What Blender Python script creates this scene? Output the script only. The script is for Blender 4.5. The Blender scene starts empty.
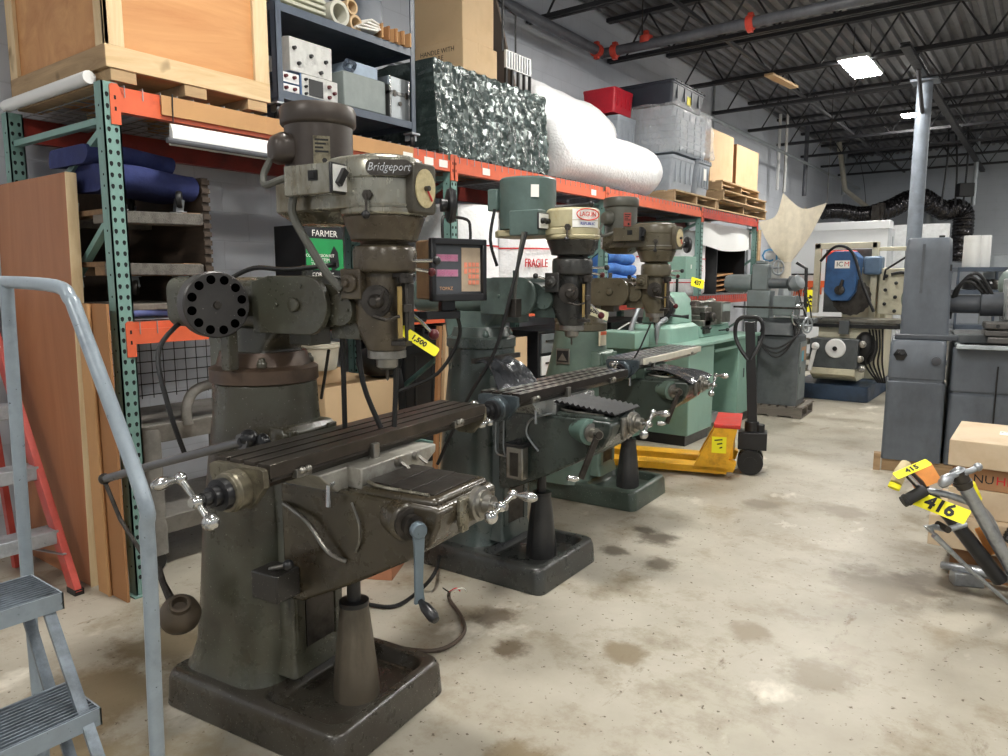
import bpy, math, random
from mathutils import Vector, Matrix
random.seed(7)
SC = bpy.context.scene
COL = SC.collection
PI = math.pi
V = Vector

# ------------------------------------------------------------------ materials
def lin(c):
    def f(x):
        x /= 255.0
        return x/12.92 if x <= 0.04045 else ((x+0.055)/1.055)**2.4
    return (f(c[0]), f(c[1]), f(c[2]), 1.0)

def _new(name):
    m = bpy.data.materials.new(name); m.use_nodes = True
    nt = m.node_tree; b = nt.nodes['Principled BSDF']
    return m, nt, b

def _noise(nt, scale, detail=4, rough=0.6, stretch=None, coord='Object'):
    tc = nt.nodes.new('ShaderNodeTexCoord'); n = nt.nodes.new('ShaderNodeTexNoise')
    n.inputs['Scale'].default_value = scale; n.inputs['Detail'].default_value = detail; n.inputs['Roughness'].default_value = rough
    if stretch:
        mp = nt.nodes.new('ShaderNodeMapping'); mp.inputs['Scale'].default_value = stretch
        nt.links.new(tc.outputs[coord], mp.inputs['Vector']); nt.links.new(mp.outputs[0], n.inputs['Vector'])
    else:
        nt.links.new(tc.outputs[coord], n.inputs['Vector'])
    return n

def _ramp(nt, src, a, b, ca=(0,0,0,1), cb=(1,1,1,1)):
    r = nt.nodes.new('ShaderNodeValToRGB'); e = r.color_ramp.elements
    e[0].position = a; e[1].position = b; e[0].color = ca; e[1].color = cb
    nt.links.new(src, r.inputs[0]); return r

def _mix(nt, fac, a, b):
    m = nt.nodes.new('ShaderNodeMix'); m.data_type = 'RGBA'
    for s, v in ((0, fac), (6, a), (7, b)):
        if isinstance(v, (int, float)): m.inputs[s].default_value = v
        elif isinstance(v, tuple): m.inputs[s].default_value = v
        else: nt.links.new(v, m.inputs[s])
    return m.outputs[2]

def mat(name, c, rough=0.5, metal=0.0, grime=None, gs=5.0, ga=0.45, gb=0.7, stretch=None, speck=None, ss=140, sa=0.66, bump=0.0, bs=40, var=0.12, spec=None):
    """painted / metal / wood / plastic surface: base colour with slight variation, wear patches, specks and bump"""
    m, nt, b = _new(name)
    col = lin(c)
    n = _noise(nt, gs*2.3, 5, 0.65, stretch)
    lo = tuple(x*(1-var) for x in col[:3])+(1,); hi = tuple(min(1, x*(1+var)) for x in col[:3])+(1,)
    r = _ramp(nt, n.outputs[0], 0.3, 0.7, lo, hi); out = r.outputs[0]
    if grime:
        n2 = _noise(nt, gs, 6, 0.7, stretch); f = _ramp(nt, n2.outputs[0], ga, gb)
        out = _mix(nt, f.outputs[0], out, lin(grime))
    if speck:
        n3 = _noise(nt, ss, 2, 0.5); f3 = _ramp(nt, n3.outputs[0], sa, sa+0.03)
        out = _mix(nt, f3.outputs[0], out, lin(speck))
    nt.links.new(out, b.inputs['Base Color'])
    b.inputs['Metallic'].default_value = metal
    rr = _ramp(nt, n.outputs[0], 0.25, 0.75, (max(0,rough-0.1),)*3+(1,), (min(1,rough+0.1),)*3+(1,))
    nt.links.new(rr.outputs[0], b.inputs['Roughness'])
    if spec is not None: b.inputs['Specular IOR Level'].default_value = spec
    if bump:
        n4 = _noise(nt, bs, 5, 0.6, stretch); bp = nt.nodes.new('ShaderNodeBump'); bp.inputs['Strength'].default_value = bump; bp.inputs['Distance'].default_value = 0.01
        nt.links.new(n4.outputs[0], bp.inputs['Height']); nt.links.new(bp.outputs[0], b.inputs['Normal'])
    return m

def wood(name, c1, c2, axis='x', rough=0.7, scale=6.0, plane='YZ'):
    m, nt, b = _new(name)
    st = {'x': (0.12, 1, 1), 'y': (1, 0.12, 1), 'z': (1, 1, 0.12)}[axis]
    n = _noise(nt, scale*2.2, 8, 0.65, st); n.inputs['Distortion'].default_value = 1.2
    r = _ramp(nt, n.outputs[0], 0.3, 0.72, lin(c1), lin(c2)); out = r.outputs[0]
    kn = _noise(nt, scale*0.9, 2, 0.4); f = _ramp(nt, kn.outputs[0], 0.70, 0.78)
    out = _mix(nt, f.outputs[0], out, tuple(x*0.45 for x in lin(c1)[:3])+(1,))
    nt.links.new(out, b.inputs['Base Color']); b.inputs['Roughness'].default_value = rough
    bp = nt.nodes.new('ShaderNodeBump'); bp.inputs['Strength'].default_value = 0.15; bp.inputs['Distance'].default_value = 0.004
    nt.links.new(n.outputs[0], bp.inputs['Height']); nt.links.new(bp.outputs[0], b.inputs['Normal'])
    return m

def emit(name, c, s):
    m, nt, b = _new(name)
    b.inputs['Base Color'].default_value = lin(c); b.inputs['Emission Color'].default_value = lin(c); b.inputs['Emission Strength'].default_value = s
    return m

def film(name, tint=(235,240,245), op=0.35, bs=14, rough=0.12, strength=0.9, spec=0.8):
    """crinkled plastic sheet: partly see-through, glossy"""
    m, nt, b = _new(name)
    b.inputs['Base Color'].default_value = lin(tint); b.inputs['Roughness'].default_value = rough
    b.inputs['Specular IOR Level'].default_value = spec
    n = _noise(nt, bs, 6, 0.7, (1, 1, 0.5)); n.inputs['Distortion'].default_value = 1.5
    bp = nt.nodes.new('ShaderNodeBump'); bp.inputs['Strength'].default_value = strength; bp.inputs['Distance'].default_value = 0.04
    nt.links.new(n.outputs[0], bp.inputs['Height']); nt.links.new(bp.outputs[0], b.inputs['Normal'])
    r = _ramp(nt, n.outputs[0], 0.35, 0.7, (op*0.6,)*3+(1,), (min(1, op*1.5),)*3+(1,))
    nt.links.new(r.outputs[0], b.inputs['Alpha'])
    return m

# ------------------------------------------------------------------ mesh builder
def frame(d):
    d = V(d).normalized(); a = V((0,0,1)) if abs(d.z) < 0.9 else V((1,0,0))
    x = a.cross(d).normalized(); return x, d.cross(x), d

def rrect(cx, cy, w, h, r, n=5):
    """rounded rectangle outline, counter-clockwise"""
    r = min(r, w/2-1e-4, h/2-1e-4); o = []
    for k, (sx, sy) in enumerate(((1,1),(-1,1),(-1,-1),(1,-1))):
        for i in range(n+1):
            a = PI/2*(k+i/n); o.append((cx+sx*(w/2-r)+r*math.cos(a), cy+sy*(h/2-r)+r*math.sin(a)))
    return o

class MB:
    def __init__(s): s.v = []; s.f = []; s.mi = []; s.k = 0
    def mats(s, k): s.k = k; return s
    def add(s, vs, fs):
        o = len(s.v); s.v += [tuple(p) for p in vs]; s.f += [tuple(o+i for i in f) for f in fs]; s.mi += [s.k]*len(fs); return s
    def bx(s, x0, x1, y0, y1, z0, z1):
        return s.add([(x0,y0,z0),(x1,y0,z0),(x1,y1,z0),(x0,y1,z0),(x0,y0,z1),(x1,y0,z1),(x1,y1,z1),(x0,y1,z1)],
                     [(3,2,1,0),(4,5,6,7),(0,1,5,4),(1,2,6,5),(2,3,7,6),(3,0,4,7)])
    def box(s, c, d, rz=0.0, rot=None):
        M = Matrix.Rotation(rz, 3, 'Z') if rot is None else rot
        c = V(c); h = V(d)/2
        vs = [c+M@V((a*h.x, b*h.y, e*h.z)) for e in (-1,1) for a, b in ((-1,-1),(1,-1),(1,1),(-1,1))]
        return s.add(vs, [(3,2,1,0),(4,5,6,7),(0,1,5,4),(1,2,6,5),(2,3,7,6),(3,0,4,7)])
    def bar(s, p, q, w, h, up=(0,0,1)):
        p, q = V(p), V(q); d = (q-p).normalized(); u = V(up)
        if abs(d.dot(u)) > 0.98: u = V((1,0,0))
        x = d.cross(u).normalized(); y = x.cross(d)
        vs = [b+x*a*w/2+y*c*h/2 for b in (p,q) for a, c in ((-1,-1),(1,-1),(1,1),(-1,1))]
        return s.add(vs, [(3,2,1,0),(4,5,6,7),(0,1,5,4),(1,2,6,5),(2,3,7,6),(3,0,4,7)])
    def loft(s, rings, cap0=True, cap1=True):
        n = len(rings[0]); o = len(s.v); vs = [p for r in rings for p in r]; fs = []
        for k in range(len(rings)-1):
            for i in range(n):
                j = (i+1) % n; fs.append((k*n+i, k*n+j, (k+1)*n+j, (k+1)*n+i))
        if cap0: fs.append(tuple(range(n-1,-1,-1)))
        if cap1: fs.append(tuple((len(rings)-1)*n+i for i in range(n)))
        return s.add(vs, fs)
    def prism(s, axis, poly, a0, a1):
        """poly: (x,z) for axis y, (y,z) for axis x, (x,y) for axis z"""
        f = {'y': lambda p, a: (p[0], a, p[1]), 'x': lambda p, a: (a, p[0], p[1]), 'z': lambda p, a: (p[0], p[1], a)}[axis]
        return s.loft([[f(p, a0) for p in poly], [f(p, a1) for p in poly]])
    def rings(s, secs, n=5):
        """vertical loft of rounded rectangles (z, cx, cy, w, h, r)"""
        return s.loft([[(x, y, z) for x, y in rrect(cx, cy, w, h, r, n)] for z, cx, cy, w, h, r in secs])
    def cyl(s, p, q, r, n=20, r2=None):
        p, q = V(p), V(q); x, y, d = frame(q-p); r2 = r if r2 is None else r2
        R = lambda c, rr: [c+(x*math.cos(2*PI*i/n)+y*math.sin(2*PI*i/n))*rr for i in range(n)]
        return s.loft([R(p, r), R(q, r2)])
    def lathe(s, prof, c=(0,0,0), d=(0,0,1), n=28):
        """profile (radius, height along d)"""
        c = V(c); x, y, d = frame(d)
        return s.loft([[c+d*h+(x*math.cos(2*PI*i/n)+y*math.sin(2*PI*i/n))*max(r, 1e-4) for i in range(n)] for r, h in prof])
    def ball(s, c, r, n=14, m=8):
        r = (r, r, r) if isinstance(r, (int, float)) else r
        rr = []
        for k in range(m+1):
            a = -PI/2+PI*k/m; cr = max(math.cos(a), 0.02)
            rr.append([(c[0]+r[0]*cr*math.cos(2*PI*i/n), c[1]+r[1]*cr*math.sin(2*PI*i/n), c[2]+r[2]*math.sin(a)) for i in range(n)])
        return s.loft(rr)
    def tube(s, pts, r, n=8, sm=0, closed=False):
        P = [V(p) for p in pts]
        if sm: P = smooth(P, sm)
        rs = r if isinstance(r, (list, tuple)) else [r]*len(P)
        T = []
        for i in range(len(P)):
            a = P[max(i-1,0)]; b = P[min(i+1,len(P)-1)]; T.append((b-a).normalized())
        x, y, _ = frame(T[0]); R = []
        for i, p in enumerate(P):
            x = (x-T[i]*x.dot(T[i])).normalized(); y = T[i].cross(x)
            R.append([p+(x*math.cos(2*PI*k/n)+y*math.sin(2*PI*k/n))*rs[min(i, len(rs)-1)] for k in range(n)])
        return s.loft(R)
    def build(s, name, m, parent=None, bevel=0.0, seg=2, ang=40, smooth=True, loc=None):
        me = bpy.data.meshes.new(name); me.from_pydata(s.v, [], s.f)
        ms = m if isinstance(m, (list, tuple)) else [m]
        for q in ms: me.materials.append(q)
        if len(ms) > 1: me.polygons.foreach_set('material_index', s.mi)
        me.validate(); me.update()
        if smooth:
            me.polygons.foreach_set('use_smooth', [True]*len(me.polygons)); me.set_sharp_from_angle(angle=math.radians(ang))
        o = bpy.data.objects.new(name, me); COL.objects.link(o)
        if parent: o.parent = parent
        if loc: o.location = loc
        if bevel:
            b = o.modifiers.new('bevel', 'BEVEL'); b.width = bevel; b.segments = seg; b.limit_method = 'ANGLE'; b.angle_limit = math.radians(35); b.harden_normals = False
        return o

def smooth(P, k):
    """Catmull-Rom resample"""
    o = []
    for i in range(len(P)-1):
        a, b, c, d = P[max(i-1,0)], P[i], P[i+1], P[min(i+2,len(P)-1)]
        for j in range(k):
            t = j/k; o.append(0.5*((2*b)+(c-a)*t+(2*a-5*b+4*c-d)*t*t+(3*b-a-3*c+d)*t**3))
    o.append(P[-1]); return o

def thing(name, label, cat, loc=(0,0,0), rz=0.0, group=None):
    o = bpy.data.objects.new(name, None); COL.objects.link(o); o.empty_display_size = 0.1
    o.location = loc; o.rotation_euler = (0,0,rz); o['label'] = label; o['category'] = cat
    if group: o['group'] = group
    return o

def tag(o, label, cat, group=None, kind=None):
    if label: o['label'] = label
    if cat: o['category'] = cat
    if group: o['group'] = group
    if kind: o['kind'] = kind
    return o

def struct(o): o['kind'] = 'structure'; return o

def dup(o, label=None, loc=None, rz=None, rot=None, scale=None, parent=None):
    c = o.copy(); COL.objects.link(c)
    if parent: c.parent = parent
    for ch in list(o.children): dup(ch, parent=c)
    if label: c['label'] = label
    if loc is not None: c.location = loc
    if rz is not None: c.rotation_euler = (0,0,rz)
    if rot is not None: c.rotation_euler = rot
    if scale is not None: c.scale = scale
    return c

def text(body, size, m, parent, M, name='lettering', ext=0.001, shear=0.0, align='CENTER', sx=1.0, fat=0.0):
    """flat raised lettering placed by a matrix (x = reading direction, z = out of the surface)"""
    cu = bpy.data.curves.new(name, 'FONT'); cu.body = body; cu.size = size; cu.extrude = ext; cu.align_x = align; cu.align_y = 'CENTER'; cu.shear = shear; cu.resolution_u = 2; cu.offset = fat
    t = bpy.data.objects.new(name, cu); COL.objects.link(t)
    bpy.context.view_layer.update()
    me = bpy.data.meshes.new_from_object(t.evaluated_get(bpy.context.evaluated_depsgraph_get()))
    bpy.data.objects.remove(t); bpy.data.curves.remove(cu)
    me.transform(M@Matrix.Diagonal((sx,1,1,1))); me.materials.clear(); me.materials.append(m)
    o = bpy.data.objects.new(name, me); COL.objects.link(o); o.parent = parent
    return o

def basis(o, xdir, zdir):
    """matrix with local x along xdir and local z along zdir"""
    z = V(zdir).normalized(); x = V(xdir); x = (x-z*x.dot(z)).normalized(); y = z.cross(x)
    M = Matrix((( x.x, y.x, z.x, o[0]), (x.y, y.y, z.y, o[1]), (x.z, y.z, z.z, o[2]), (0,0,0,1)))
    return M

class XF:
    """local point -> world helper for a turned frame"""
    def __init__(s, O, deg): s.O = V((O[0],O[1],0)); s.a = math.radians(deg)
    def __call__(s, x, y, z): c, k = math.cos(s.a), math.sin(s.a); return V((s.O.x+c*x-k*y, s.O.y+k*x+c*y, z))
# ------------------------------------------------------------------ points of the place measured from the camera
_p, _y = math.radians(7.667), math.radians(36.623)
_fh = V((-math.sin(_y), math.cos(_y), 0)); _r = V((math.cos(_y), math.sin(_y), 0)); _fw = _fh*math.cos(_p)-V((0,0,1))*math.sin(_p); _up = _fh*math.sin(_p)+V((0,0,1))*math.cos(_p)
def _ray(px, py): return _fw+_r*((px-504)/728)+_up*((378-py)/728)
def ax(px, py, x): d = _ray(px,py); return V((0,0,1.55))+d*(x/d.x)
def ay(px, py, y): d = _ray(px,py); return V((0,0,1.55))+d*(y/d.y)
def az(px, py, z): d = _ray(px,py); return V((0,0,1.55))+d*((z-1.55)/d.z)
def ad(px, py, dist): d = _ray(px,py); return V((0,0,1.55))+d*(dist/d.dot(_fh))

LAMP, AMB, EXPO = 138.0, 0.42, 0.13
# ------------------------------------------------------------------ shared materials
M_white = mat('white_paint', (226,226,224), 0.5, grime=(190,188,182), gs=1.5, ga=0.6, gb=0.9, var=0.03)
M_black = mat('black_rubber', (22,22,23), 0.5, var=0.2)
M_blackp = mat('black_paint', (30,30,32), 0.35, var=0.2)
M_chrome = mat('polished_steel', (200,200,198), 0.22, 0.95, var=0.05)
M_steel = mat('bare_steel', (150,147,140), 0.35, 0.9, grime=(92,84,72), gs=9, ga=0.5, gb=0.8)
M_dsteel = mat('dark_steel', (78,74,70), 0.4, 0.75, grime=(40,36,32), gs=10, ga=0.45, gb=0.7)
M_galv = mat('galvanised_steel', (158,163,166), 0.4, 0.7, var=0.1)
M_teal = mat('rack_teal', (116,150,142), 0.42, grime=(90,116,110), gs=7, ga=0.55, gb=0.85, var=0.06)
M_orange = mat('rack_orange', (214,98,62), 0.42, grime=(170,72,48), gs=5, ga=0.55, gb=0.9, var=0.07)
M_redbeam = mat('rack_red', (150,50,38), 0.5, grime=(110,40,32), gs=4, var=0.08)
M_card = mat('cardboard', (186,142,96), 0.8, grime=(160,118,78), gs=2.5, ga=0.5, gb=0.9, var=0.05)
M_cardl = mat('pale_cardboard', (205,176,138), 0.8, grime=(186,156,118), gs=2.5, ga=0.5, gb=0.9, var=0.04)
M_cardd = mat('brown_cardboard', (158,112,72), 0.8, grime=(136,94,58), gs=2, ga=0.5, gb=0.9, var=0.05)
M_pine = wood('pine', (196,164,120), (222,196,156), 'y')
M_pinez = wood('pine_upright', (200,170,128), (226,204,166), 'z')
M_palletw = wood('pallet_wood', (150,124,92), (196,168,128), 'y', 0.85)
M_palletx = wood('pallet_board', (140,116,88), (190,160,122), 'x', 0.85)
M_greyw = wood('weathered_wood', (92,86,80), (128,120,110), 'x', 0.85)
M_ply = wood('plywood', (182,124,74), (216,164,110), 'y', 0.6, 2.0)
M_plyz = wood('plywood_panel', (150,96,62), (178,122,84), 'z', 0.55, 1.6)
M_yellow = mat('yellow_tag', (250,240,40), 0.6, var=0.02)
M_ink = mat('black_ink', (18,18,18), 0.6, var=0.0)
M_redink = mat('red_ink', (200,30,40), 0.6, var=0.0)
M_paper = mat('white_paper', (238,236,230), 0.7, var=0.02)
M_bluegrey = mat('blue_grey_steel', (74,84,98), 0.4, grime=(58,66,78), gs=4, var=0.06)

# ------------------------------------------------------------------ the room
XW, YB, ZC = -4.75, 21.97, 4.82

def floor_mat():
    m, nt, b = _new('stained_concrete')
    n1 = _noise(nt, 0.9, 8, 0.65); r1 = _ramp(nt, n1.outputs[0], 0.3, 0.72, lin((150,143,128)), lin((186,180,166))); out = r1.outputs[0]
    n2 = _noise(nt, 2.6, 8, 0.75); f2 = _ramp(nt, n2.outputs[0], 0.5, 0.72); out = _mix(nt, f2.outputs[0], out, lin((126,112,88)))
    # scuffs drawn out along the aisle
    n3 = _noise(nt, 7.0, 6, 0.7, (1, 0.35, 1)); f3 = _ramp(nt, n3.outputs[0], 0.62, 0.72); out = _mix(nt, f3.outputs[0], out, lin((118,104,84)))
    n4 = _noise(nt, 34, 3, 0.6); f4 = _ramp(nt, n4.outputs[0], 0.65, 0.69); out = _mix(nt, f4.outputs[0], out, lin((92,80,62)))
    n5 = _noise(nt, 1.7, 6, 0.6, (1.3, 0.8, 1)); f5 = _ramp(nt, n5.outputs[0], 0.6, 0.7); out = _mix(nt, f5.outputs[0], out, lin((214,208,194)))
    tc = nt.nodes.new('ShaderNodeTexCoord'); nd = _noise(nt, 7, 5, 0.7)
    # oil stains (x, y, radius, colour)
    for x, y, rad, c in STAINS:
        d = nt.nodes.new('ShaderNodeVectorMath'); d.operation = 'DISTANCE'; d.inputs[1].default_value = (x, y, 0)
        nt.links.new(tc.outputs['Object'], d.inputs[0])
        a = nt.nodes.new('ShaderNodeMath'); a.operation = 'MULTIPLY_ADD'; a.inputs[1].default_value = rad*1.8; nt.links.new(nd.outputs[0], a.inputs[0]); nt.links.new(d.outputs['Value'], a.inputs[2])
        f = _ramp(nt, a.outputs[0], 0, 1); e = f.color_ramp.elements
        f.color_ramp.interpolation = 'EASE'
        e[0].position = min(0.98, rad*1.35); e[1].position = min(1, rad*2.0); e[0].color = (0.8,)*3+(1,); e[1].color = (0,0,0,1)
        out = _mix(nt, f.outputs[0], out, lin(c))
    nt.links.new(out, b.inputs['Base Color'])
    rr = _ramp(nt, n2.outputs[0], 0.4, 0.75, (0.5,)*3+(1,), (0.28,)*3+(1,)); nt.links.new(rr.outputs[0], b.inputs['Roughness'])
    bp = nt.nodes.new('ShaderNodeBump'); bp.inputs['Strength'].default_value = 0.12; bp.inputs['Distance'].default_value = 0.01
    nt.links.new(n3.outputs[0], bp.inputs['Height']); nt.links.new(bp.outputs[0], b.inputs['Normal'])
    return m
STAINS = [(-1.95,2.55,0.12,(70,54,34)),(-1.72,2.35,0.1,(78,62,40)),(-1.78,3.95,0.14,(66,52,36)),(-1.6,3.6,0.12,(82,70,52)),(-1.9,3.62,0.1,(72,60,44)),
          (-0.55,4.0,0.3,(122,112,98)),(-0.35,4.2,0.2,(104,94,82)),(-2.9,1.5,0.25,(96,80,52)),(-2.5,0.95,0.18,(110,92,62)),(-1.3,2.6,0.12,(120,104,76)),
          (-1.25,1.75,0.16,(112,96,68)),(-2.75,1.15,0.3,(104,88,60)),(-2.1,0.9,0.42,(146,132,104)),(-1.5,1.0,0.3,(150,138,112)),(-2.2,0.7,0.25,(112,96,70)),(-2.95,1.75,0.2,(84,70,48)),(-1.0,5.2,0.2,(128,118,102)),(-0.6,2.9,0.16,(132,122,104)),(-1.5,5.0,0.15,(124,114,98)),(-1.9,4.05,0.09,(70,58,40)),(-0.95,3.1,0.12,(134,122,102))]
struct(MB().bx(XW-0.2, 7, -5, YB+0.2, -0.12, 0).build('floor', floor_mat(), smooth=False))

def block_mat(name, c, ax):
    m, nt, b = _new(name)
    tc = nt.nodes.new('ShaderNodeTexCoord'); sp = nt.nodes.new('ShaderNodeSeparateXYZ'); cb = nt.nodes.new('ShaderNodeCombineXYZ')
    nt.links.new(tc.outputs['Object'], sp.inputs[0]); nt.links.new(sp.outputs[ax], cb.inputs[0]); nt.links.new(sp.outputs[2], cb.inputs[1])
    br = nt.nodes.new('ShaderNodeTexBrick'); nt.links.new(cb.outputs[0], br.inputs['Vector'])
    br.inputs['Scale'].default_value = 1; br.inputs['Brick Width'].default_value = 0.406; br.inputs['Row Height'].default_value = 0.203
    br.inputs['Mortar Size'].default_value = 0.006; br.inputs['Mortar Smooth'].default_value = 0.6; br.inputs['Bias'].default_value = 0
    for s in (1, 2): br.inputs[s].default_value = lin(c)
    br.inputs[3].default_value = tuple(x*0.90 for x in lin(c)[:3])+(1,)
    n = _noise(nt, 3, 6, 0.6); f = _ramp(nt, n.outputs[0], 0.55, 0.8); out = _mix(nt, f.outputs[0], br.outputs[0], tuple(x*0.86 for x in lin(c)[:3])+(1,))
    nt.links.new(out, b.inputs['Base Color']); b.inputs['Roughness'].default_value = 0.6
    bp = nt.nodes.new('ShaderNodeBump'); bp.invert = True; bp.inputs['Strength'].default_value = 0.25; bp.inputs['Distance'].default_value = 0.006
    nt.links.new(br.outputs[1], bp.inputs['Height']); nt.links.new(bp.outputs[0], b.inputs['Normal'])
    return m
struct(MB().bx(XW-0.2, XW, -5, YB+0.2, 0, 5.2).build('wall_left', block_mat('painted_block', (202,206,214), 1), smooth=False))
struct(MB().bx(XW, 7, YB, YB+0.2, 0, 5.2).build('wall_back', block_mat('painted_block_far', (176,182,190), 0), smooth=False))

# ceiling: fluted steel deck on open-web joists
M_deck = mat('roof_deck', (122,122,126), 0.5, 0.25, grime=(80,80,84), gs=1.2, ga=0.45, gb=0.8)
M_joist = mat('joist_paint', (44,44,48), 0.6, var=0.1)
M_joistd = mat('grey_joist', (60,60,64), 0.6, var=0.1)
ceil = bpy.data.objects.new('ceiling', None); COL.objects.link(ceil); struct(ceil)
d = MB(); pl = []; x = XW-0.1
while x < 7:
    pl += [(x, ZC), (x+0.05, ZC), (x+0.07, ZC+0.05), (x+0.13, ZC+0.05)]; x += 0.15
pl += [(x, ZC), (x, ZC+0.12), (XW-0.1, ZC+0.12)]
d.prism('y', pl, -5, YB+0.1); struct(d.build('roof_deck', M_deck, ceil, smooth=False))
def joist(y, zb=4.28):
    t = MB().bx(XW, 7, y-0.05, y+0.05, ZC-0.05, ZC-0.004)
    t.bx(XW+0.02, 7, y-0.045, y-0.012, zb, zb+0.045).bx(XW+0.02, 7, y+0.012, y+0.045, zb, zb+0.045)
    p = 0.62; x = XW+0.25; k = 0
    while x < 6.5:
        t.tube([(x, y, zb+0.02), (x+p/2, y, ZC-0.03)], 0.0125, 6); t.tube([(x+p/2, y, ZC-0.03), (x+p, y, zb+0.02)], 0.0125, 6); x += p
    return struct(t.build('roof_joist', M_joist, ceil, smooth=False))
for k in range(11): joist(3.2+1.8*k)
# girder on the steel column
g = MB(); gx = -1.55
for zz in (4.20, 4.24): g.bx(gx-0.05, gx+0.05, 9.8, YB, zz, zz+0.015)
g.tube([(gx,11.5,3.75),(gx,10.9,4.2)],0.025,8).tube([(gx,11.6,3.75),(gx,12.2,4.2)],0.025,8)
struct(g.build('roof_girder', M_joist, ceil, smooth=False))
c = MB().cyl((gx,11.55,0), (gx,11.55,4.18), 0.095, 20); c.bx(gx-0.16,gx+0.16,11.39,11.71,4.17,4.2); c.bx(gx-0.2,gx+0.2,11.35,11.75,0,0.02)
struct(c.build('column', mat('grey_column', (112,120,130), 0.45, grime=(88,94,102), gs=3)))
# bridging angles under the deck
for yy in (-4.05, -2.9): pass
for xx in (-3.3, 0.4, 2.2):
    struct(MB().bx(xx, xx+0.04, 2.5, YB, 4.33, 4.37).build('joist_bridging', M_joistd, ceil, smooth=False))

# sprinkler main and its branch
M_pipe = mat('grey_pipe', (92,94,100), 0.45, grime=(70,70,74), gs=4)
M_coup = mat('red_coupling', (206,72,56), 0.45)
sp = thing('sprinkler_pipe', 'dark grey sprinkler pipe with red couplings along the wall top and across the roof', 'pipe', (0,0,0))
sp.location = (-4.4, 7.85, 4.17)
MB().tube([(0,-9,0.04),(0,0,0)], 0.055, 12).tube([(0,0,0),(9,0.0,0)], 0.055, 12).tube([(0,0,0),(0,-0.01,0)],0.06,12).build('pipe_run', M_pipe, sp)
for q in ((0.0,-0.14,0,'y'),(0.16,0,0,'x'),(1.72,0,0,'x'),(0.55,0,0.05,'z')):
    a = {'y':(0,1,0),'x':(1,0,0),'z':(0,0,1)}[q[3]]
    c = MB().cyl(V(q[:3])-V(a)*0.035, V(q[:3])+V(a)*0.035, 0.075, 14); c.box(q[:3], (0.05,0.05,0.19)); c.build('coupling', M_coup, sp)
for xx in (0.5, 2.9): MB().tube([(xx,0,0.05),(xx,0,0.62)], 0.008, 6).build('hanger_rod', M_dsteel, sp)
sp2 = tag(MB().tube([(-4.25,21.5,3.95),(-4.25,8.9,3.95)], 0.03, 8).build('conduit_line', M_galv), 'thin grey conduit running below the roof along the block wall', 'conduit')
tag(MB().tube([(-4.7,7.4,3.62),(-4.7,6.4,3.62),(-4.7,6.4,3.42),(-4.7,4.6,3.42)], 0.014, 6).build('wall_conduit', M_galv), 'stepped thin conduit on the white block wall above the black tote', 'conduit')
tag(MB().tube([(-4.72,12.2,4.75),(-4.72,12.2,3.9),(-4.72,14.2,3.9),(-4.72,14.2,2.9),(-4.72,14.2,0.0)], 0.02, 6).build('drop_conduit', M_galv), 'grey conduit dropping down the block wall beyond the rack', 'conduit')

# high-bay lamps
M_lens = emit('lamp_lens', (255,252,245), LAMP)
M_lampb = mat('lamp_body', (210,212,214), 0.4)
def lamp(x, y, z, label, s=0.5, s2=None):
    s2 = s2 or s
    t = thing('high_bay_lamp', label, 'ceiling lamp', (x, y, z), 0, 'high-bay lamps')
    MB().bx(-s/2-0.03,s/2+0.03,-s2/2-0.03,s2/2+0.03,0.012,0.06).bx(-0.14,0.14,-0.14,0.14,0.06,0.12).build('housing', M_lampb, t, 0.01)
    MB().bx(-s/2,s/2,-s2/2,s2/2,0,0.012).build('lens', M_lens, t, smooth=False)
    [MB().tube([(q,0,0.12),(q,0,ZC-z-0.01)],0.004,6).build('hanger', M_dsteel, t) for q in (-0.1,0.1)]
lamp(-2.2,10.75,4.28,'square glowing lamp over the far aisle, larger and nearer of the two seen', 0.32, 0.95)
lamp(-2.15,15.1,4.45,'small glowing lamp beside the top of the steel column', 0.4)
for x_, y_ in ((-1.9,6.1),(-1.7,2.0),(-1.9,-2.4),(1.9,15.1),(2.2,19.2),(1.9,10.75),(1.9,6.1),(2.1,1.2),(2.1,-2.8)):  # unseen lamps; the two farthest right-hand ones are added to brighten the far end
    lamp(x_, y_, 4.28, 'unseen square high-bay lamp overhead, out of the picture')
# ------------------------------------------------------------------ knee milling machines
M_oak = mat('red_knob', (86,20,28), 0.3)
M_tagy = M_yellow
M_logo = mat('logo_white', (236,236,232), 0.5)
M_logor = mat('logo_red', (206,60,34), 0.5)
M_logob = mat('logo_blue', (50,70,150), 0.5)
M_conduit = mat('conduit_grey', (84,84,78), 0.5)
M_waycover = mat('black_vinyl', (26,27,30), 0.18, bump=0.6, bs=9, spec=0.8)

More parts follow.
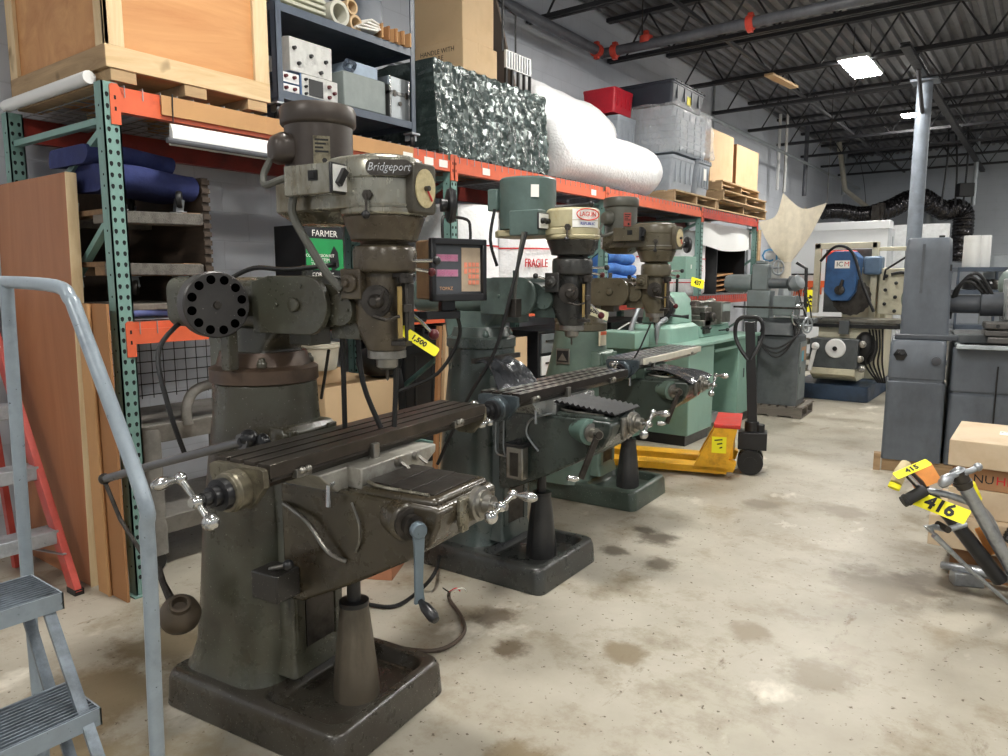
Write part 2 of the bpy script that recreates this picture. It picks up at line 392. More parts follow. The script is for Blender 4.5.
def table_mat(name, c, chk):
    m, nt, b = _new(name)
    n = _noise(nt, 12, 5, 0.6); geo = nt.nodes.new('ShaderNodeNewGeometry'); sep = nt.nodes.new('ShaderNodeSeparateXYZ'); nt.links.new(geo.outputs['Normal'], sep.inputs[0]); out = _ramp(nt, n.outputs[0], 0.3, 0.7, lin(tuple(x*0.75 for x in c)), lin(c)).outputs[0]
    if chk:   # scraped flaking pattern of the ground top
        tc = nt.nodes.new('ShaderNodeTexCoord'); mp = nt.nodes.new('ShaderNodeMapping'); mp.inputs['Location'].default_value = (0.0031,0.0,0.37); mp.inputs['Scale'].default_value = (36, 26, 0)
        ck = nt.nodes.new('ShaderNodeTexChecker'); ck.inputs['Scale'].default_value = 1.0
        nt.links.new(tc.outputs['Object'], mp.inputs[0]); nt.links.new(mp.outputs[0], ck.inputs[0])
        mu = nt.nodes.new('ShaderNodeMath'); mu.operation = 'MULTIPLY'; up = _ramp(nt, sep.outputs[2], 0.8, 0.9); nt.links.new(ck.outputs['Fac'], mu.inputs[0]); nt.links.new(up.outputs[0], mu.inputs[1]); out = _mix(nt, mu.outputs[0], out, lin(chk))
    nt.links.new(out, b.inputs['Base Color']); b.inputs['Metallic'].default_value = 0.6; b.inputs['Roughness'].default_value = 0.33
    return m

def ball_crank(name, c, axis, arm, r, parent, M=None, rb=0.016, grip=True):
    """three-ball machine handle: hub, two arms, end balls"""
    c = V(c); a = V(axis).normalized(); d = V(arm); d = (d-a*d.dot(a)).normalized()
    t = MB(); t.ball(c, rb*1.1); t.cyl(c-a*0.03, c+a*0.02, rb*0.7, 12)
    e1 = c+d*r; e2 = c-d*r*0.85
    t.cyl(c, e1, rb*0.45, 10, rb*0.6).cyl(c, e2, rb*0.45, 10, rb*0.6); t.ball(e2, rb*1.35); t.ball(e1, rb)
    h = t.build(name, M or M_chrome, parent)
    if grip: MB().lathe([(rb*0.5,0),(rb*0.45,0.02),(rb*1.05,0.05),(rb*1.0,0.07),(rb*0.5,0.085),(0,0.088)], e1, a, 14).build('grip', M or M_chrome, h)
    return h

def mill(name, label, O, deg, P):
    t = thing(name, label, 'milling machine', (O[0], O[1], 0), math.radians(deg), None)
    C, C2, CT = P['cast'], P['cast2'], P['trim']
    # --- base casting with coolant pan, and the column that grows out of it
    b = MB(); so = [(0.0,0.86,0.60,0.05),(0.105,0.85,0.592,0.055),(0.128,0.835,0.575,0.055),(0.135,0.81,0.55,0.05)]
    R = [[(x,y,z) for x,y in rrect(-0.43,0,w,h,r,6)] for z,w,h,r in so]
    R += [[(x,y,z) for x,y in rrect(-0.23,0,w,h,r,6)] for z,w,h,r in ((0.133,0.36,0.49,0.06),(0.085,0.32,0.44,0.05))]
    b.loft(R); b.build('base', P.get('basem', C), t, 0.006)
    wv = P.get('wide',1.0); k = MB(); sec = [(0.115,-0.62,0.42,0.47,0.10),(0.15,-0.615,0.40,0.44,0.11),(0.23,-0.605,0.39,0.42,0.12),(0.36,-0.60,0.39,0.41,0.13),(0.7,-0.585,0.38,0.40,0.14),(0.98,-0.575,0.365,0.385,0.17),(1.07,-0.575,0.36,0.37,0.178),(1.19,-0.578,0.362,0.362,0.18)]
    k.rings([(z,x-(w*(wv-1)*max(0,(1.25-z))*0.5),0,w*(1+(wv-1)*max(0,1.25-z)),h*(1+(wv-1)*max(0,1.25-z)),r*(1+(wv-1)*max(0,1.25-z))) for z,x,w,h,r in sec], 9)
    k.rings([(0.16,-0.405,0,0.14,0.29,0.02),(0.24,-0.40,0,0.09,0.255,0.012),(1.03,-0.40,0,0.09,0.255,0.012),(1.05,-0.41,0,0.07,0.24,0.012)], 3)
    k.bx(-0.36,-0.345,-0.115,-0.075,0.24,1.04).bx(-0.36,-0.345,0.075,0.115,0.24,1.04)
    k.build('column', C, t, 0.004)
    MB().bx(-0.351,-0.347,-0.07,0.07,0.25,0.62).build('way_cover_plate', P.get('plate', M_dsteel), t)
    # --- turret ring, ram saddle, ram
    MB().lathe([(0.183,1.19),(0.19,1.195),(0.19,1.24),(0.18,1.247),(0.165,1.252),(0.15,1.30),(0.02,1.30)], (-0.58,0,0), (0,0,1), 36).build('turret_ring', P['ring'], t)
    s = MB(); s.loft([[(x,y,z) for x,y in rrect(cx,0,w,h,0.03,3)] for z,cx,w,h in ((1.24,-0.60,0.27,0.25),(1.31,-0.62,0.30,0.19),(1.385,-0.60,0.38,0.17))]); s.bx(-0.40,-0.30,-0.05,0.05,1.33,1.39)
    for q in (-0.11,0.11): s.lathe([(0.02,1.25),(0.02,1.268),(0.012,1.275),(0.012,1.285)], (-0.47,q,0), (0,0,1), 8)
    s.build('ram_saddle', C2, t, 0.006)
    rm = MB(); prof = [(y,z) for y,z in rrect(0,1.468,0.19,0.185,0.05,6)]
    rm.loft([[(x,y,z) for y,z in prof] for x in (-0.98,-0.38)])
    for sy in (-1,1):
        ol = [(-0.50,1.372),(-0.28,1.372)]+[(-0.25+0.088*math.cos(a),1.468+0.096*math.sin(a)) for a in [math.radians(q) for q in range(-80,91,17)]]+[(-0.42,1.564),(-0.50,1.545)]
        rm.prism('y', ol, sy*0.093, sy*0.115)
        rm.lathe([(0.024,0),(0.024,0.012),(0.018,0.015),(0.0,0.015)], (-0.30,sy*0.115,1.47), (0,sy,0), 14)
        rm.lathe([(0.008,0),(0.008,0.008)], (-0.38,sy*0.115,1.47), (0,sy,0), 8).lathe([(0.008,0),(0.008,0.006)], (-0.27,sy*0.115,1.53), (0,sy,0), 8)
    rm.bx(-0.50,-0.22,-0.09,0.09,1.40,1.56); rm.bx(-0.36,-0.345,-0.02,0.02,1.56,1.60)
    ram = rm.build('ram', C2, t, 0.005)
    if P.get('ramtext'):
        MB().loft([[(x+0.05*(z-1.44)/0.09*0.2,-0.0955,z) for x,z in ((-0.80,1.44),(-0.56,1.44),(-0.56,1.515),(-0.80,1.515))],[(x,-0.1005,z) for x,z in ((-0.80,1.44),(-0.56,1.44),(-0.56,1.515),(-0.80,1.515))]]).build('badge', C2, ram)
        text('Bridgeport', 0.062, P['trim'], ram, basis((-0.685,-0.101,1.475), (1,0,0), (0,-1,0)), ext=0.003, shear=0.25)
        MB().bx(-0.80,-0.58,-0.100,-0.0955,1.432,1.438).build('badge_line', P['trim'], ram)
    # adapter knuckle between ram and head
    a = MB(); a.cyl((-0.20,-0.075,1.468),(-0.20,0.075,1.468),0.07,22); a.cyl((-0.135,-0.085,1.455),(-0.135,0.085,1.455),0.052,20); a.bx(-0.20,-0.08,-0.055,0.055,1.36,1.52)
    for i in range(5): an = i*1.256; a.cyl((-0.135+0.035*math.cos(an),-0.09,1.455+0.035*math.sin(an)),(-0.135+0.035*math.cos(an),-0.085,1.455+0.035*math.sin(an)),0.006,6)
    a.build('ram_adapter', C2, t, 0.003)
    # --- head casting
    hd = bpy.data.objects.new('head', None)
    h = MB(); cx = -0.015
    h.rings([(1.325,cx,0,0.12,0.12,0.059),(1.37,cx-0.01,0,0.14,0.13,0.05),(1.42,cx-0.02,0,0.15,0.135,0.04),(1.55,cx-0.02,0,0.15,0.14,0.04),(1.58,cx-0.01,0,0.14,0.14,0.06)], 6)
    h.bx(-0.115,-0.035,-0.10,-0.04,1.49,1.585)                         # feed gear box on the side
    h.lathe([(0.03,0),(0.03,0.012),(0.012,0.014),(0.012,0.03)], (-0.075,-0.10,1.54), (0,-1,0), 16)
    h.lathe([(0.09,1.572),(0.099,1.580),(0.101,1.60),(0.101,1.64),(0.096,1.654),(0.075,1.66),(0.075,1.668),(0.106,1.672),(0.108,1.686),(0.114,1.70),(0.130,1.744)], (cx,0,0), (0,0,1), 32)
    hdm = h.build('head', P['head'], t, 0.004)
    MB().lathe([(0.055,1.30),(0.062,1.302),(0.062,1.325),(0.05,1.328)], (cx,0,0), (0,0,1), 26).lathe([(0.0,1.262),(0.02,1.263),(0.034,1.272),(0.036,1.30)], (cx,0,0), (0,0,1), 20).build('spindle_nose', M_steel, hdm)
    MB().lathe([(0.001,1.225),(0.005,1.23),(0.005,1.262)], (cx,0,0), (0,0,1), 8).build('tool_bit', M_dsteel, hdm)
    q = MB()   # quill stop on the front: screw, micrometer nut and scale
    q.cyl((0.075,-0.012,1.36),(0.075,-0.012,1.57),0.006,10).cyl((0.075,-0.012,1.45),(0.075,-0.012,1.475),0.018,14).cyl((0.075,-0.012,1.54),(0.075,-0.012,1.568),0.024,14).bx(0.03,0.09,-0.04,0.0,1.345,1.36).bx(0.03,0.095,-0.035,0.012,1.558,1.572).bx(0.045,0.075,0.0,0.03,1.38,1.54)
    q.build('quill_stop', M_dsteel, hdm, 0.002)
    MB().bx(0.07,0.075,-0.05,-0.032,1.37,1.53).build('depth_scale', P.get('scale', mat('brass_scale', (176,150,96), 0.35, 0.6)), hdm)
    fl = MB(); fl.lathe([(0.036,0),(0.036,0.02),(0.022,0.022),(0.022,0.05),(0.012,0.06)], (0.02,-0.07,1.485), (0.3,-1,0), 18); fl.tube([(0.02,-0.10,1.485),(0.05,-0.11,1.49),(0.06,-0.1,1.52)],0.005,6); fl.lathe([(0.05,0),(0.05,0.012),(0.03,0.014)], (0.01,-0.072,1.485), (0.2,-1,0), 22)
    fl.tube([(0.035,-0.12,1.44),(0.08,-0.12,1.43),(0.1,-0.08,1.44)],0.006,6); fl.build('feed_clutch', M_dsteel, hdm)
    ql = MB().tube([(0.04,0.06,1.44),(0.06,0.085,1.415),(0.085,0.115,1.375)], 0.006, 8); ql = ql.build('quill_lever', M_chrome, hdm)
    MB().ball((0.088,0.118,1.372), 0.018).build('lever_ball', M_oak, ql)
    for x0,y0,z0,x1,y1,z1 in ((0.08,0.02,1.61,0.15,0.05,1.61),(0.07,0.04,1.585,0.11,0.08,1.575),(-0.12,-0.09,1.555,-0.155,-0.12,1.57)):
        sl = MB().tube([(x0,y0,z0),(x1,y1,z1)],0.006,8).build('shift_lever', M_chrome, hdm); MB().ball((x1,y1,z1),0.014).build('lever_ball', M_blackp if x0 != 0.07 else M_oak, sl)
    if P.get('mist'):
        MB().lathe([(0.05,1.63),(0.102,1.634)],(cx,0,0),(0,0,1),20).build('lower_flange', P['trim'], hdm)
    # --- belt housing
    bl = MB(); fr = [(cx+0.132*math.cos(a),0.132*math.sin(a)) for a in [math.radians(x) for x in range(-90,91,12)]]
    if P['style'] == 'step':      # nose of the pulley cover higher than the motor pan behind it
        ol = fr+[(-0.16,0.135),(-0.355,0.125),(-0.395,0.08),(-0.395,-0.08),(-0.355,-0.125),(-0.16,-0.135)]
        bl.prism('z', ol, 1.765, 1.855)
        bl.loft([[(x,y,z) for x,y in [(cx+r*math.cos(a),r*math.sin(a)) for a in [math.radians(v) for v in range(-90,91,12)]]+[(-s_,r*0.99),(-s_,-r*0.99)]] for z,r,s_ in ((1.855,0.131,0.20),(1.90,0.131,0.15),(1.918,0.122,0.12),(1.926,0.10,0.10))])
        bl.loft([[(x,y,z) for x,y in rrect(-0.275,0,w,hh,0.05,4)] for z,w,hh in ((1.73,0.15,0.15),(1.766,0.22,0.245))])
    else:
        ol = fr+[(-0.16,0.135),(-0.38,0.13),(-0.43,0.08),(-0.43,-0.08),(-0.38,-0.13),(-0.16,-0.135)]
        bl.prism('z', ol, 1.765, 1.80)
        bl.loft([[(cx+r*math.cos(a),r*math.sin(a),z) for a in [2*PI*i/30 for i in range(30)]] for z,r in ((1.80,0.131),(1.885,0.131),(1.895,0.12))])
    bl.lathe([(0.126,1.744),(0.136,1.75),(0.136,1.768)], (cx,0,0), (0,0,1), 32)
    bh = bl.build('belt_housing', P['belt'], t, 0.006)
    if P['style'] == 'step':
        MB().loft([[(cx+0.134*math.cos(a),0.134*math.sin(a),z) for a in [2*PI*i/36 for i in range(36)]] for z in (1.772,1.778)]).build('joint_ring', P['trim'], bh)
    pl = MB().lathe([(0.016,0),(0.016,0.012)], (0.03,-0.128,1.80), (0.25,-1,0), 6); pl.tube([(0.033,-0.14,1.80),(0.034,-0.145,1.745)],0.004,6); pl = pl.build('brake_lever', M_dsteel, bh); MB().ball((0.034,-0.146,1.742),0.013).build('lever_ball', M_blackp, pl)
    # variable speed dial on the nose
    if P['dial']:
        X = Matrix.Rotation(math.radians(-14),4,'Z')
        dl = MB(); dl.rings([(0,0,0,0.105,0.15,0.012),(0.075,0,0,0.105,0.15,0.012),(0.082,0,0,0.098,0.143,0.01)],3)
        B = basis((0.062,0.012,1.825),(0,1,0),(1,-0.12,0)); dl.v = [tuple(B@V(p)) for p in dl.v]; dl = dl.build('speed_dial_case', P.get('dialm', P['belt']), bh, 0.003)
        f = MB(); f.lathe([(0.043,0.0),(0.043,0.004),(0,0.004)],(0,0,0.082),(0,0,1),30); f.v = [tuple(B@V((p[0],p[1]*1.35,p[2]))) for p in f.v]; f.build('dial_face', mat('cream_dial',(204,190,148),0.5,grime=(160,140,96),gs=30,ga=0.5,gb=0.8), dl)
        f = MB(); f.lathe([(0.008,0),(0.008,0.014),(0,0.014)],(0,0,0.086),(0,0,1),12); f.v = [tuple(B@V(p)) for p in f.v]; f.build('dial_hub', M_dsteel, dl); f = MB().bar((0.004,-0.006,0.09),(0.024,-0.036,0.09),0.006,0.002,(0,0,1)); f.v = [tuple(B@V(p)) for p in f.v]; f.build('dial_pointer', M_redink, dl)
        hw = MB().lathe([(0.02,0),(0.02,0.02),(0.052,0.022),(0.056,0.03),(0.052,0.042),(0.02,0.036)],(0.13,0.105,1.785),(0.7,0.7,0),24); hw.tube([(0.08,0.05,1.78),(0.12,0.085,1.78)],0.02,10); hw.build('speed_wheel', M_blackp, bh)
    # --- motor
    mx = -0.28
    if P['motor'] == 'capped':
        m = MB().lathe([(0.10,1.84),(0.110,1.85),(0.110,2.042),(0.118,2.046),(0.122,2.052),(0.122,2.095),(0.116,2.106),(0.09,2.112),(0.0,2.114)], (mx,0,0), (0,0,1), 36)
        mo = m.build('motor', P['mot'], t)
        jb = MB(); jb.rings([(0,0,0,0.08,0.09,0.03),(0.035,0,0,0.09,0.10,0.035),(0.06,0,-0.004,0.075,0.08,0.03),(0.068,0,-0.008,0.05,0.06,0.02)],5)
        B = basis((mx-0.035,-0.092,1.965),(1,0,0),(-0.35,-0.93,0)); jb.v = [tuple(B@V(p)) for p in jb.v]; jb.build('junction_box', P['mot'], mo)
        B = basis((mx+0.081,-0.074,1.955),(0.68,0.74,0),(0.74,-0.68,0)); npm = MB().bx(-0.026,0.026,-0.045,0.045,-0.006,0.003); npm.v = [tuple(B@V(p)) for p in npm.v]; npm = npm.build('name_plate', P['plate2'], mo)
        pr_ = MB(); [pr_.bx(-0.021,0.021-0.008*(q%3),0.03-0.012*q,0.036-0.012*q,0.003,0.0035) for q in range(4)]; pr_.lathe([(0.008,0),(0.008,0.0005)],(0.008,-0.03,0.003),(0,0,1),10); pr_.v = [tuple(B@V(p)) for p in pr_.v]; pr_.build('plate_print', M_ink, npm)
        MB().tube([(mx-0.065,-0.15,1.93),(mx-0.075,-0.172,1.88),(mx-0.05,-0.19,1.845),(mx+0.0,-0.185,1.855),(mx+0.05,-0.17,1.87)],0.011,8,5).build('motor_conduit', M_conduit, mo)
    else:
        m = MB().lathe([(0.13,1.80),(0.145,1.805),(0.145,2.05),(0.138,2.058),(0.0,2.062)], (mx,0,0), (0,0,1), 36); m.lathe([(0.05,2.06),(0.05,2.07),(0.0,2.072)],(mx,0,0),(0,0,1),18)
        mo = m.build('motor', P['mot'], t)
        MB().box((mx-0.15,-0.06,1.955),(0.06,0.09,0.11)).build('junction_box', P['mot'], mo, 0.006)
        B = basis((mx+0.105,-0.1,1.985),(0.7,0.72,0),(0.72,-0.7,0)); npm = MB().bx(-0.02,0.02,-0.03,0.03,-0.003,0.004); npm.v = [tuple(B@V(p)) for p in npm.v]; npm.build('name_plate', M_paper, mo)
    # --- switch box with drum-switch plate
    if P['style'] == 'step':
        sb = MB().bx(-0.25,-0.06,-0.19,-0.132,1.805,1.895).build('switch_box', P['belt'], t, 0.004)
        MB().bx(-0.062,-0.052,-0.195,-0.12,1.805,1.895).build('switch_frame', M_blackp, sb, 0.003)
        MB().bx(-0.053,-0.048,-0.188,-0.128,1.812,1.888).build('switch_plate', P.get('swplate', M_logo), sb)
        MB().bar((-0.044,-0.175,1.83),(-0.044,-0.145,1.875),0.02,0.018,(1,0,0)).build('switch_knob', M_blackp, sb)
        MB().bx(-0.145,-0.11,-0.194,-0.189,1.845,1.875).bx(-0.137,-0.118,-0.198,-0.193,1.852,1.868).build('push_button', M_ink, sb)
        if P['gcable']: MB().tube([(-0.24,-0.16,1.81),(-0.245,-0.165,1.76),(-0.22,-0.155,1.70),(-0.15,-0.13,1.58),(-0.10,-0.11,1.52)],0.013,8,6).build('grey_cable', M_conduit, sb)
    else:
        sb = MB().bx(-0.26,-0.09,-0.20,-0.132,1.765,1.885).build('switch_box', P['mot'], t, 0.005)
        MB().bx(-0.09,-0.082,-0.215,-0.12,1.79,1.87).build('switch_frame', M_blackp, sb, 0.003)
        MB().bx(-0.083,-0.079,-0.208,-0.127,1.796,1.864).build('switch_plate', M_logo, sb)
        for y in (-0.187,-0.148): MB().lathe([(0.014,0),(0.012,0.02),(0,0.02)],(-0.08,y,1.83),(1,0,0),12).build('switch_knob', M_ink, sb)
    # --- knee, saddle, table
    kn = MB(); pr = [(-0.35,0.47),(-0.27,0.475),(-0.05,0.58),(0.17,0.70),(0.26,0.765),(0.295,0.83),(0.30,0.876),(0.28,0.888),(-0.35,0.888)]
    kn.prism('y', pr, -0.165, 0.165); kn.lathe([(0.062,-0.07),(0.062,0.02),(0.056,0.03)], (0.165,-0.15,0.83), (0.86,-0.5,-0.05), 24)
    kn.rings([(0.88,0.13,0,0.30,0.31,0.02),(0.908,0.13,0,0.29,0.30,0.02)],3)
    knee = kn.build('knee', P.get('kneem', C), t, 0.018, 3)
    for i in range(3): MB().bx(-0.01+0.085*i,0.08+0.085*i,-0.12,0.12,0.908+0.004*(2-i),0.913+0.004*(2-i)).build('way_plate', P['way'], knee, 0.001)
    MB().tube([(0.0,-0.125,0.92),(0.04,-0.138,0.916),(0.08,-0.132,0.912),(0.24,-0.132,0.912)],0.006,6).build('plate_rim', P['trim'], knee)
    MB().bx(0.298,0.318,-0.07,-0.035,0.79,0.895).bx(0.298,0.314,-0.075,0.085,0.81,0.892).build('screw_plate', P['trim'], knee, 0.003)
    cs = MB().lathe([(0.055,0),(0.055,0.02),(0.045,0.024),(0.045,0.034),(0.03,0.036),(0.03,0.06),(0.018,0.062)], (0.31,0.02,0.86), (1,0,0), 24).build('cross_feed_dial', M_steel, knee)
    ball_crank('cross_feed_crank', (0.40,0.02,0.862), (1,0,0), P['xarm'], 0.075, cs)
    if P['kcrank'] == 'arm':
        ck = MB().lathe([(0.05,0),(0.05,0.012),(0.034,0.014),(0.034,0.04),(0.02,0.042),(0.02,0.06)], (0.19,-0.165,0.829), (0.86,-0.5,-0.05), 22).build('elevating_dial', M_dsteel, knee)
        cr = MB(); cr.lathe([(0.024,-0.012),(0.026,0),(0.024,0.014),(0.0,0.015)], (0.245,-0.197,0.826), (0.86,-0.5,-0.05), 16)
        cr.loft([[(0.245+x*0.86+dx*0.5, -0.197-x*0.5+dx*0.86, 0.826-zz) for dx,x in ((-w,-0.007+o),(w,-0.007+o),(w,0.007+o),(-w,0.007+o))] for zz,w,o in ((0.0,0.02,0.0),(0.05,0.016,0.003),(0.10,0.014,0.0),(0.16,0.013,-0.004),(0.20,0.014,0.0),(0.225,0.017,0.0))])
        cr = cr.build('elevating_crank', mat('crank_blue_grey',(108,122,132),0.35,0.3), knee, 0.003)
        MB().lathe([(0.008,0),(0.010,0.01),(0.017,0.03),(0.018,0.07),(0.012,0.085),(0,0.087)], (0.25,-0.20,0.61), (0.86,-0.3,-0.35), 14).build('grip', M_blackp, cr)
    else:
        kn2 = MB().lathe([(0.062,-0.12),(0.064,0.03),(0.056,0.034)], (0.165,-0.15,0.83), (0.86,-0.5,0), 22).build('elevating_boss', P['boss'], knee)
        ck = MB().lathe([(0.045,0),(0.045,0.016),(0.026,0.018),(0.026,0.05),(0.022,0.05),(0.022,0.075)], (0.19,-0.165,0.83), (0.86,-0.5,0), 22).build('elevating_dial', M_steel, knee)
        cr = MB().bar((0.245,-0.20,0.83),(0.20,-0.28,0.63),0.03,0.014,(0.86,-0.5,0)).lathe([(0.02,-0.012),(0.02,0.014)],(0.245,-0.2,0.83),(0.86,-0.5,0),10).build('elevating_crank', M_dsteel, knee, 0.003)
        MB().lathe([(0.008,0),(0.016,0.02),(0.016,0.05),(0.0,0.062)], (0.195,-0.285,0.63), (-0.9,-0.3,0), 12).build('grip', M_chrome, cr)
    sd = MB(); y0,y1 = -0.17,0.19
    sd.prism('x', [(y0,0.882),(y1,0.882),(y1+0.10,0.955),(y0-0.08,0.955)], -0.37, -0.09)
    sd.prism('x', [(y0+0.05,0.886),(y1+0.02,0.886),(y1+0.10,0.93),(y1+0.10,0.957),(y0+0.05,0.957)], -0.10, -0.03)
    sad = sd.build('saddle', P['sad'], t, 0.005)
    for y in (0.0,0.10): MB().lathe([(0.016,0),(0.016,0.018),(0.01,0.02)],(-0.03,y+0.06,0.94),(1,0,0),10).tube([(-0.015,y+0.06,0.94),(0.012,y+0.075,0.915)],0.007,6).build('lock_lever', M_steel, sad)
    MB().lathe([(0.012,0),(0.012,0.02)],(-0.1,-0.18,0.915),(0,-1,0),10).tube([(-0.1,-0.2,0.915),(-0.095,-0.205,0.845)],[0.006,0.009],8).build('knee_lock_lever', M_chrome, knee)
    v0,v1,x0,x1,zt = P['tab']; zb = 0.957
    cxm = (x0+x1)/2; w = x1-x0
    pr = [(x0+0.03,zb),(x1-0.03,zb),(x1-0.012,zb+0.02),(x1-0.012,zt-0.045),(x1,zt-0.04),(x1,zt)]
    for s_ in (0.25,0.0,-0.25):
        c_ = cxm+s_*w; pr += [(c_+0.008,zt),(c_+0.008,zt-0.012),(c_-0.008,zt-0.012),(c_-0.008,zt)]
    pr += [(x0,zt),(x0,zt-0.04),(x0+0.012,zt-0.045),(x0+0.012,zb+0.02)]
    tb = MB().prism('y', pr, v0, v1); tb.bx(x0+0.02,x1-0.02,v0-0.002,v0+0.02,zt-0.014,zt-0.011); table = tb.build('table', P['tabm'], t, 0.0015)
    MB().bx(x1-0.012,x1-0.006,v0+0.01,v1-0.02,zb+0.022,zb+0.034).build('stop_rail', M_dsteel, table)
    for y,sx in ((v0+0.09,1),(v1-0.25,1)):
        MB().bx(x1-0.01,x1+0.012,y,y+0.06,zb+0.014,zb+0.04).ball((x1+0.012,y+0.02,zb+0.035),0.012).ball((x1+0.012,y+0.045,zb+0.035),0.012).build('table_stop', M_steel, table, 0.002)
    MB().bx(x1-0.008,x1+0.015,0.0,0.03,zb-0.02,zb+0.05).lathe([(0.022,0),(0.022,0.012)],(x1-0.01,0.015,zb-0.01),(1,0,0),12).build('trip_dog', M_steel, table, 0.003)
    # end bracket with bearing, dial and ball crank
    eb = MB(); pl = [(x0+0.0,zt-0.02),(x0+0.004,zt-0.05),(x0+0.03,zb-0.03),(cxm-0.02,zb-0.06),(cxm+0.05,zb-0.06),(x1-0.03,zb-0.02),(x1-0.004,zb+0.01),(x1-0.006,zt-0.015),(x1-0.02,zt-0.01),(x0+0.02,zt-0.01)]
    eb.prism('y', pl, v0-0.022, v0-0.001)
    for q in ((x0+0.04,zt-0.03),(x0+0.11,zt-0.028),(x1-0.03,zb+0.03),(x0+0.02,zb+0.02)): eb.lathe([(0.008,0),(0.008,0.002)],(q[0],v0-0.022,q[1]),(0,-1,0),8)
    hx, hz = cxm+0.01, zb-0.005
    eb.lathe([(0.06,-0.02),(0.06,0.035),(0.056,0.038),(0.056,0.05),(0.05,0.052)], (hx,v0-0.022,hz), (0,-1,0), 28)
    [MB().bx(cxm+q*w-0.0095,cxm+q*w-0.008,v0+0.022,v1-0.02,zt-0.001,zt+0.0006).build('slot_edge', M_steel, table) or MB().bx(cxm+q*w+0.008,cxm+q*w+0.0095,v0+0.022,v1-0.02,zt-0.001,zt+0.0006).build('slot_edge', M_steel, table) for q in ((0.25,0.0,-0.25) if not P.get('chk') else ())]
    end = eb.build('end_bracket', P['endm'], table, 0.003)
    dlm = MB().lathe([(0.046,0.05),(0.046,0.075),(0.03,0.077),(0.03,0.10),(0.02,0.102),(0.02,0.125)], (hx,v0-0.022,hz), (0,-1,0), 24).build('table_feed_dial', M_blackp, table)
    ball_crank('table_crank', (hx,v0-0.165,hz), (0,-1,0), P['tarm'], P.get('tr', 0.085), dlm, rb=0.018)
    if P.get('rend', True):
        e2 = MB().prism('y', pl, v1+0.001, v1+0.02); e2.lathe([(0.05,0),(0.05,0.04),(0.03,0.042)],(hx,v1+0.02,hz),(0,1,0),20); e2.build('far_end_bracket', P['endm'], table, 0.003)
    # --- elevating screw and its fluted pedestal
    sc = MB(); n = 32; RR = []
    for z,r in ((0.085,0.082),(0.12,0.082),(0.2,0.075),(0.32,0.062),(0.40,0.052),(0.42,0.05)):
        RR.append([(-0.185+(r*(1-0.14*max(0,math.cos(4*(a+0.5)))*(1 if 0.1 < z < 0.4 else 0.2)))*math.cos(a),(r*(1-0.14*max(0,math.cos(4*(a+0.5)))*(1 if 0.1 < z < 0.4 else 0.2)))*math.sin(a),z) for a in [2*PI*i/n for i in range(n)]])
    sc.loft(RR); pd = sc.build('screw_pedestal', P['ped'], t, ang=60)
    MB().lathe([(0.052,0.42),(0.052,0.436),(0.024,0.438),(0.024,0.56)], (-0.185,0,0), (0,0,1), 22).build('elevating_screw', M_blackp, pd)
    return t

oil = (46,40,30)
C1 = mat('olive_grey_casting', (72,73,62), 0.3, grime=(54,46,34), gs=3.2, ga=0.42, gb=0.72, speck=(150,148,138), ss=150, sa=0.70, bump=0.08, bs=25, spec=0.6)
C1b = mat('oily_base_casting', (60,57,50), 0.3, grime=(44,34,26), gs=4, ga=0.4, gb=0.7, speck=(140,138,130), ss=170, sa=0.68, bump=0.1, bs=30, spec=0.7)
C1h = mat('brown_oiled_casting', (84,76,62), 0.3, 0.1, grime=(58,48,38), gs=7, ga=0.4, gb=0.7, speck=(170,165,150), ss=160, sa=0.74)
C1bl = mat('worn_bare_housing', (156,154,142), 0.27, 0.6, grime=(98,84,58), gs=5, ga=0.46, gb=0.64, stretch=(1,1,0.45))
C1m = mat('dark_brown_motor', (72,64,58), 0.38, 0.2, grime=(58,50,46), gs=4)
C1k = mat('oily_knee_casting', (66,60,46), 0.28, grime=(44,34,24), gs=3, ga=0.4, gb=0.7, speck=(146,138,120), ss=170, sa=0.72, spec=0.7)
brass = mat('worn_bronze', (124,118,102), 0.34, 0.65, grime=(84,78,66), gs=12, ga=0.5, gb=0.75)
ringm = mat('turret_bronze_brown', (82,66,54), 0.35, 0.3, grime=(52,42,36), gs=8)
P1 = dict(dialm=mat('dark_dial_case',(88,84,74),0.35,0.3,grime=(60,54,44),gs=10), wide=1.07, cast=C1, cast2=C1, basem=C1b, kneem=C1k, trim=mat('worn_edges',(150,146,132),0.3,0.7,grime=(92,82,62),gs=15), ring=ringm, head=C1h, belt=C1bl, mot=C1m, style='step', dial=True, motor='capped', plate2=mat('aged_plate',(140,132,110),0.35,0.5,grime=(70,64,52),gs=30),
          gcable=True, way=M_dsteel, xarm=(0,0.95,0.25), kcrank='arm', sad=mat('pale_grey_saddle',(176,174,166),0.35,0.3,grime=(120,114,104),gs=6), tab=(-0.435,0.745,-0.325,-0.093,1.03), tabm=table_mat('oiled_table',(84,77,70),None), endm=brass, tarm=(-0.55,0,0.5), ped=mat('brown_pedestal',(92,84,72),0.4,grime=(60,54,46),gs=9,stretch=(1,1,0.3)), ramtext=True, plate=M_dsteel)
m1 = mill('milling_machine', 'dark olive oily milling machine nearest the camera, beside the grey rolling ladder', (-1.69,1.66), 7.0, P1)
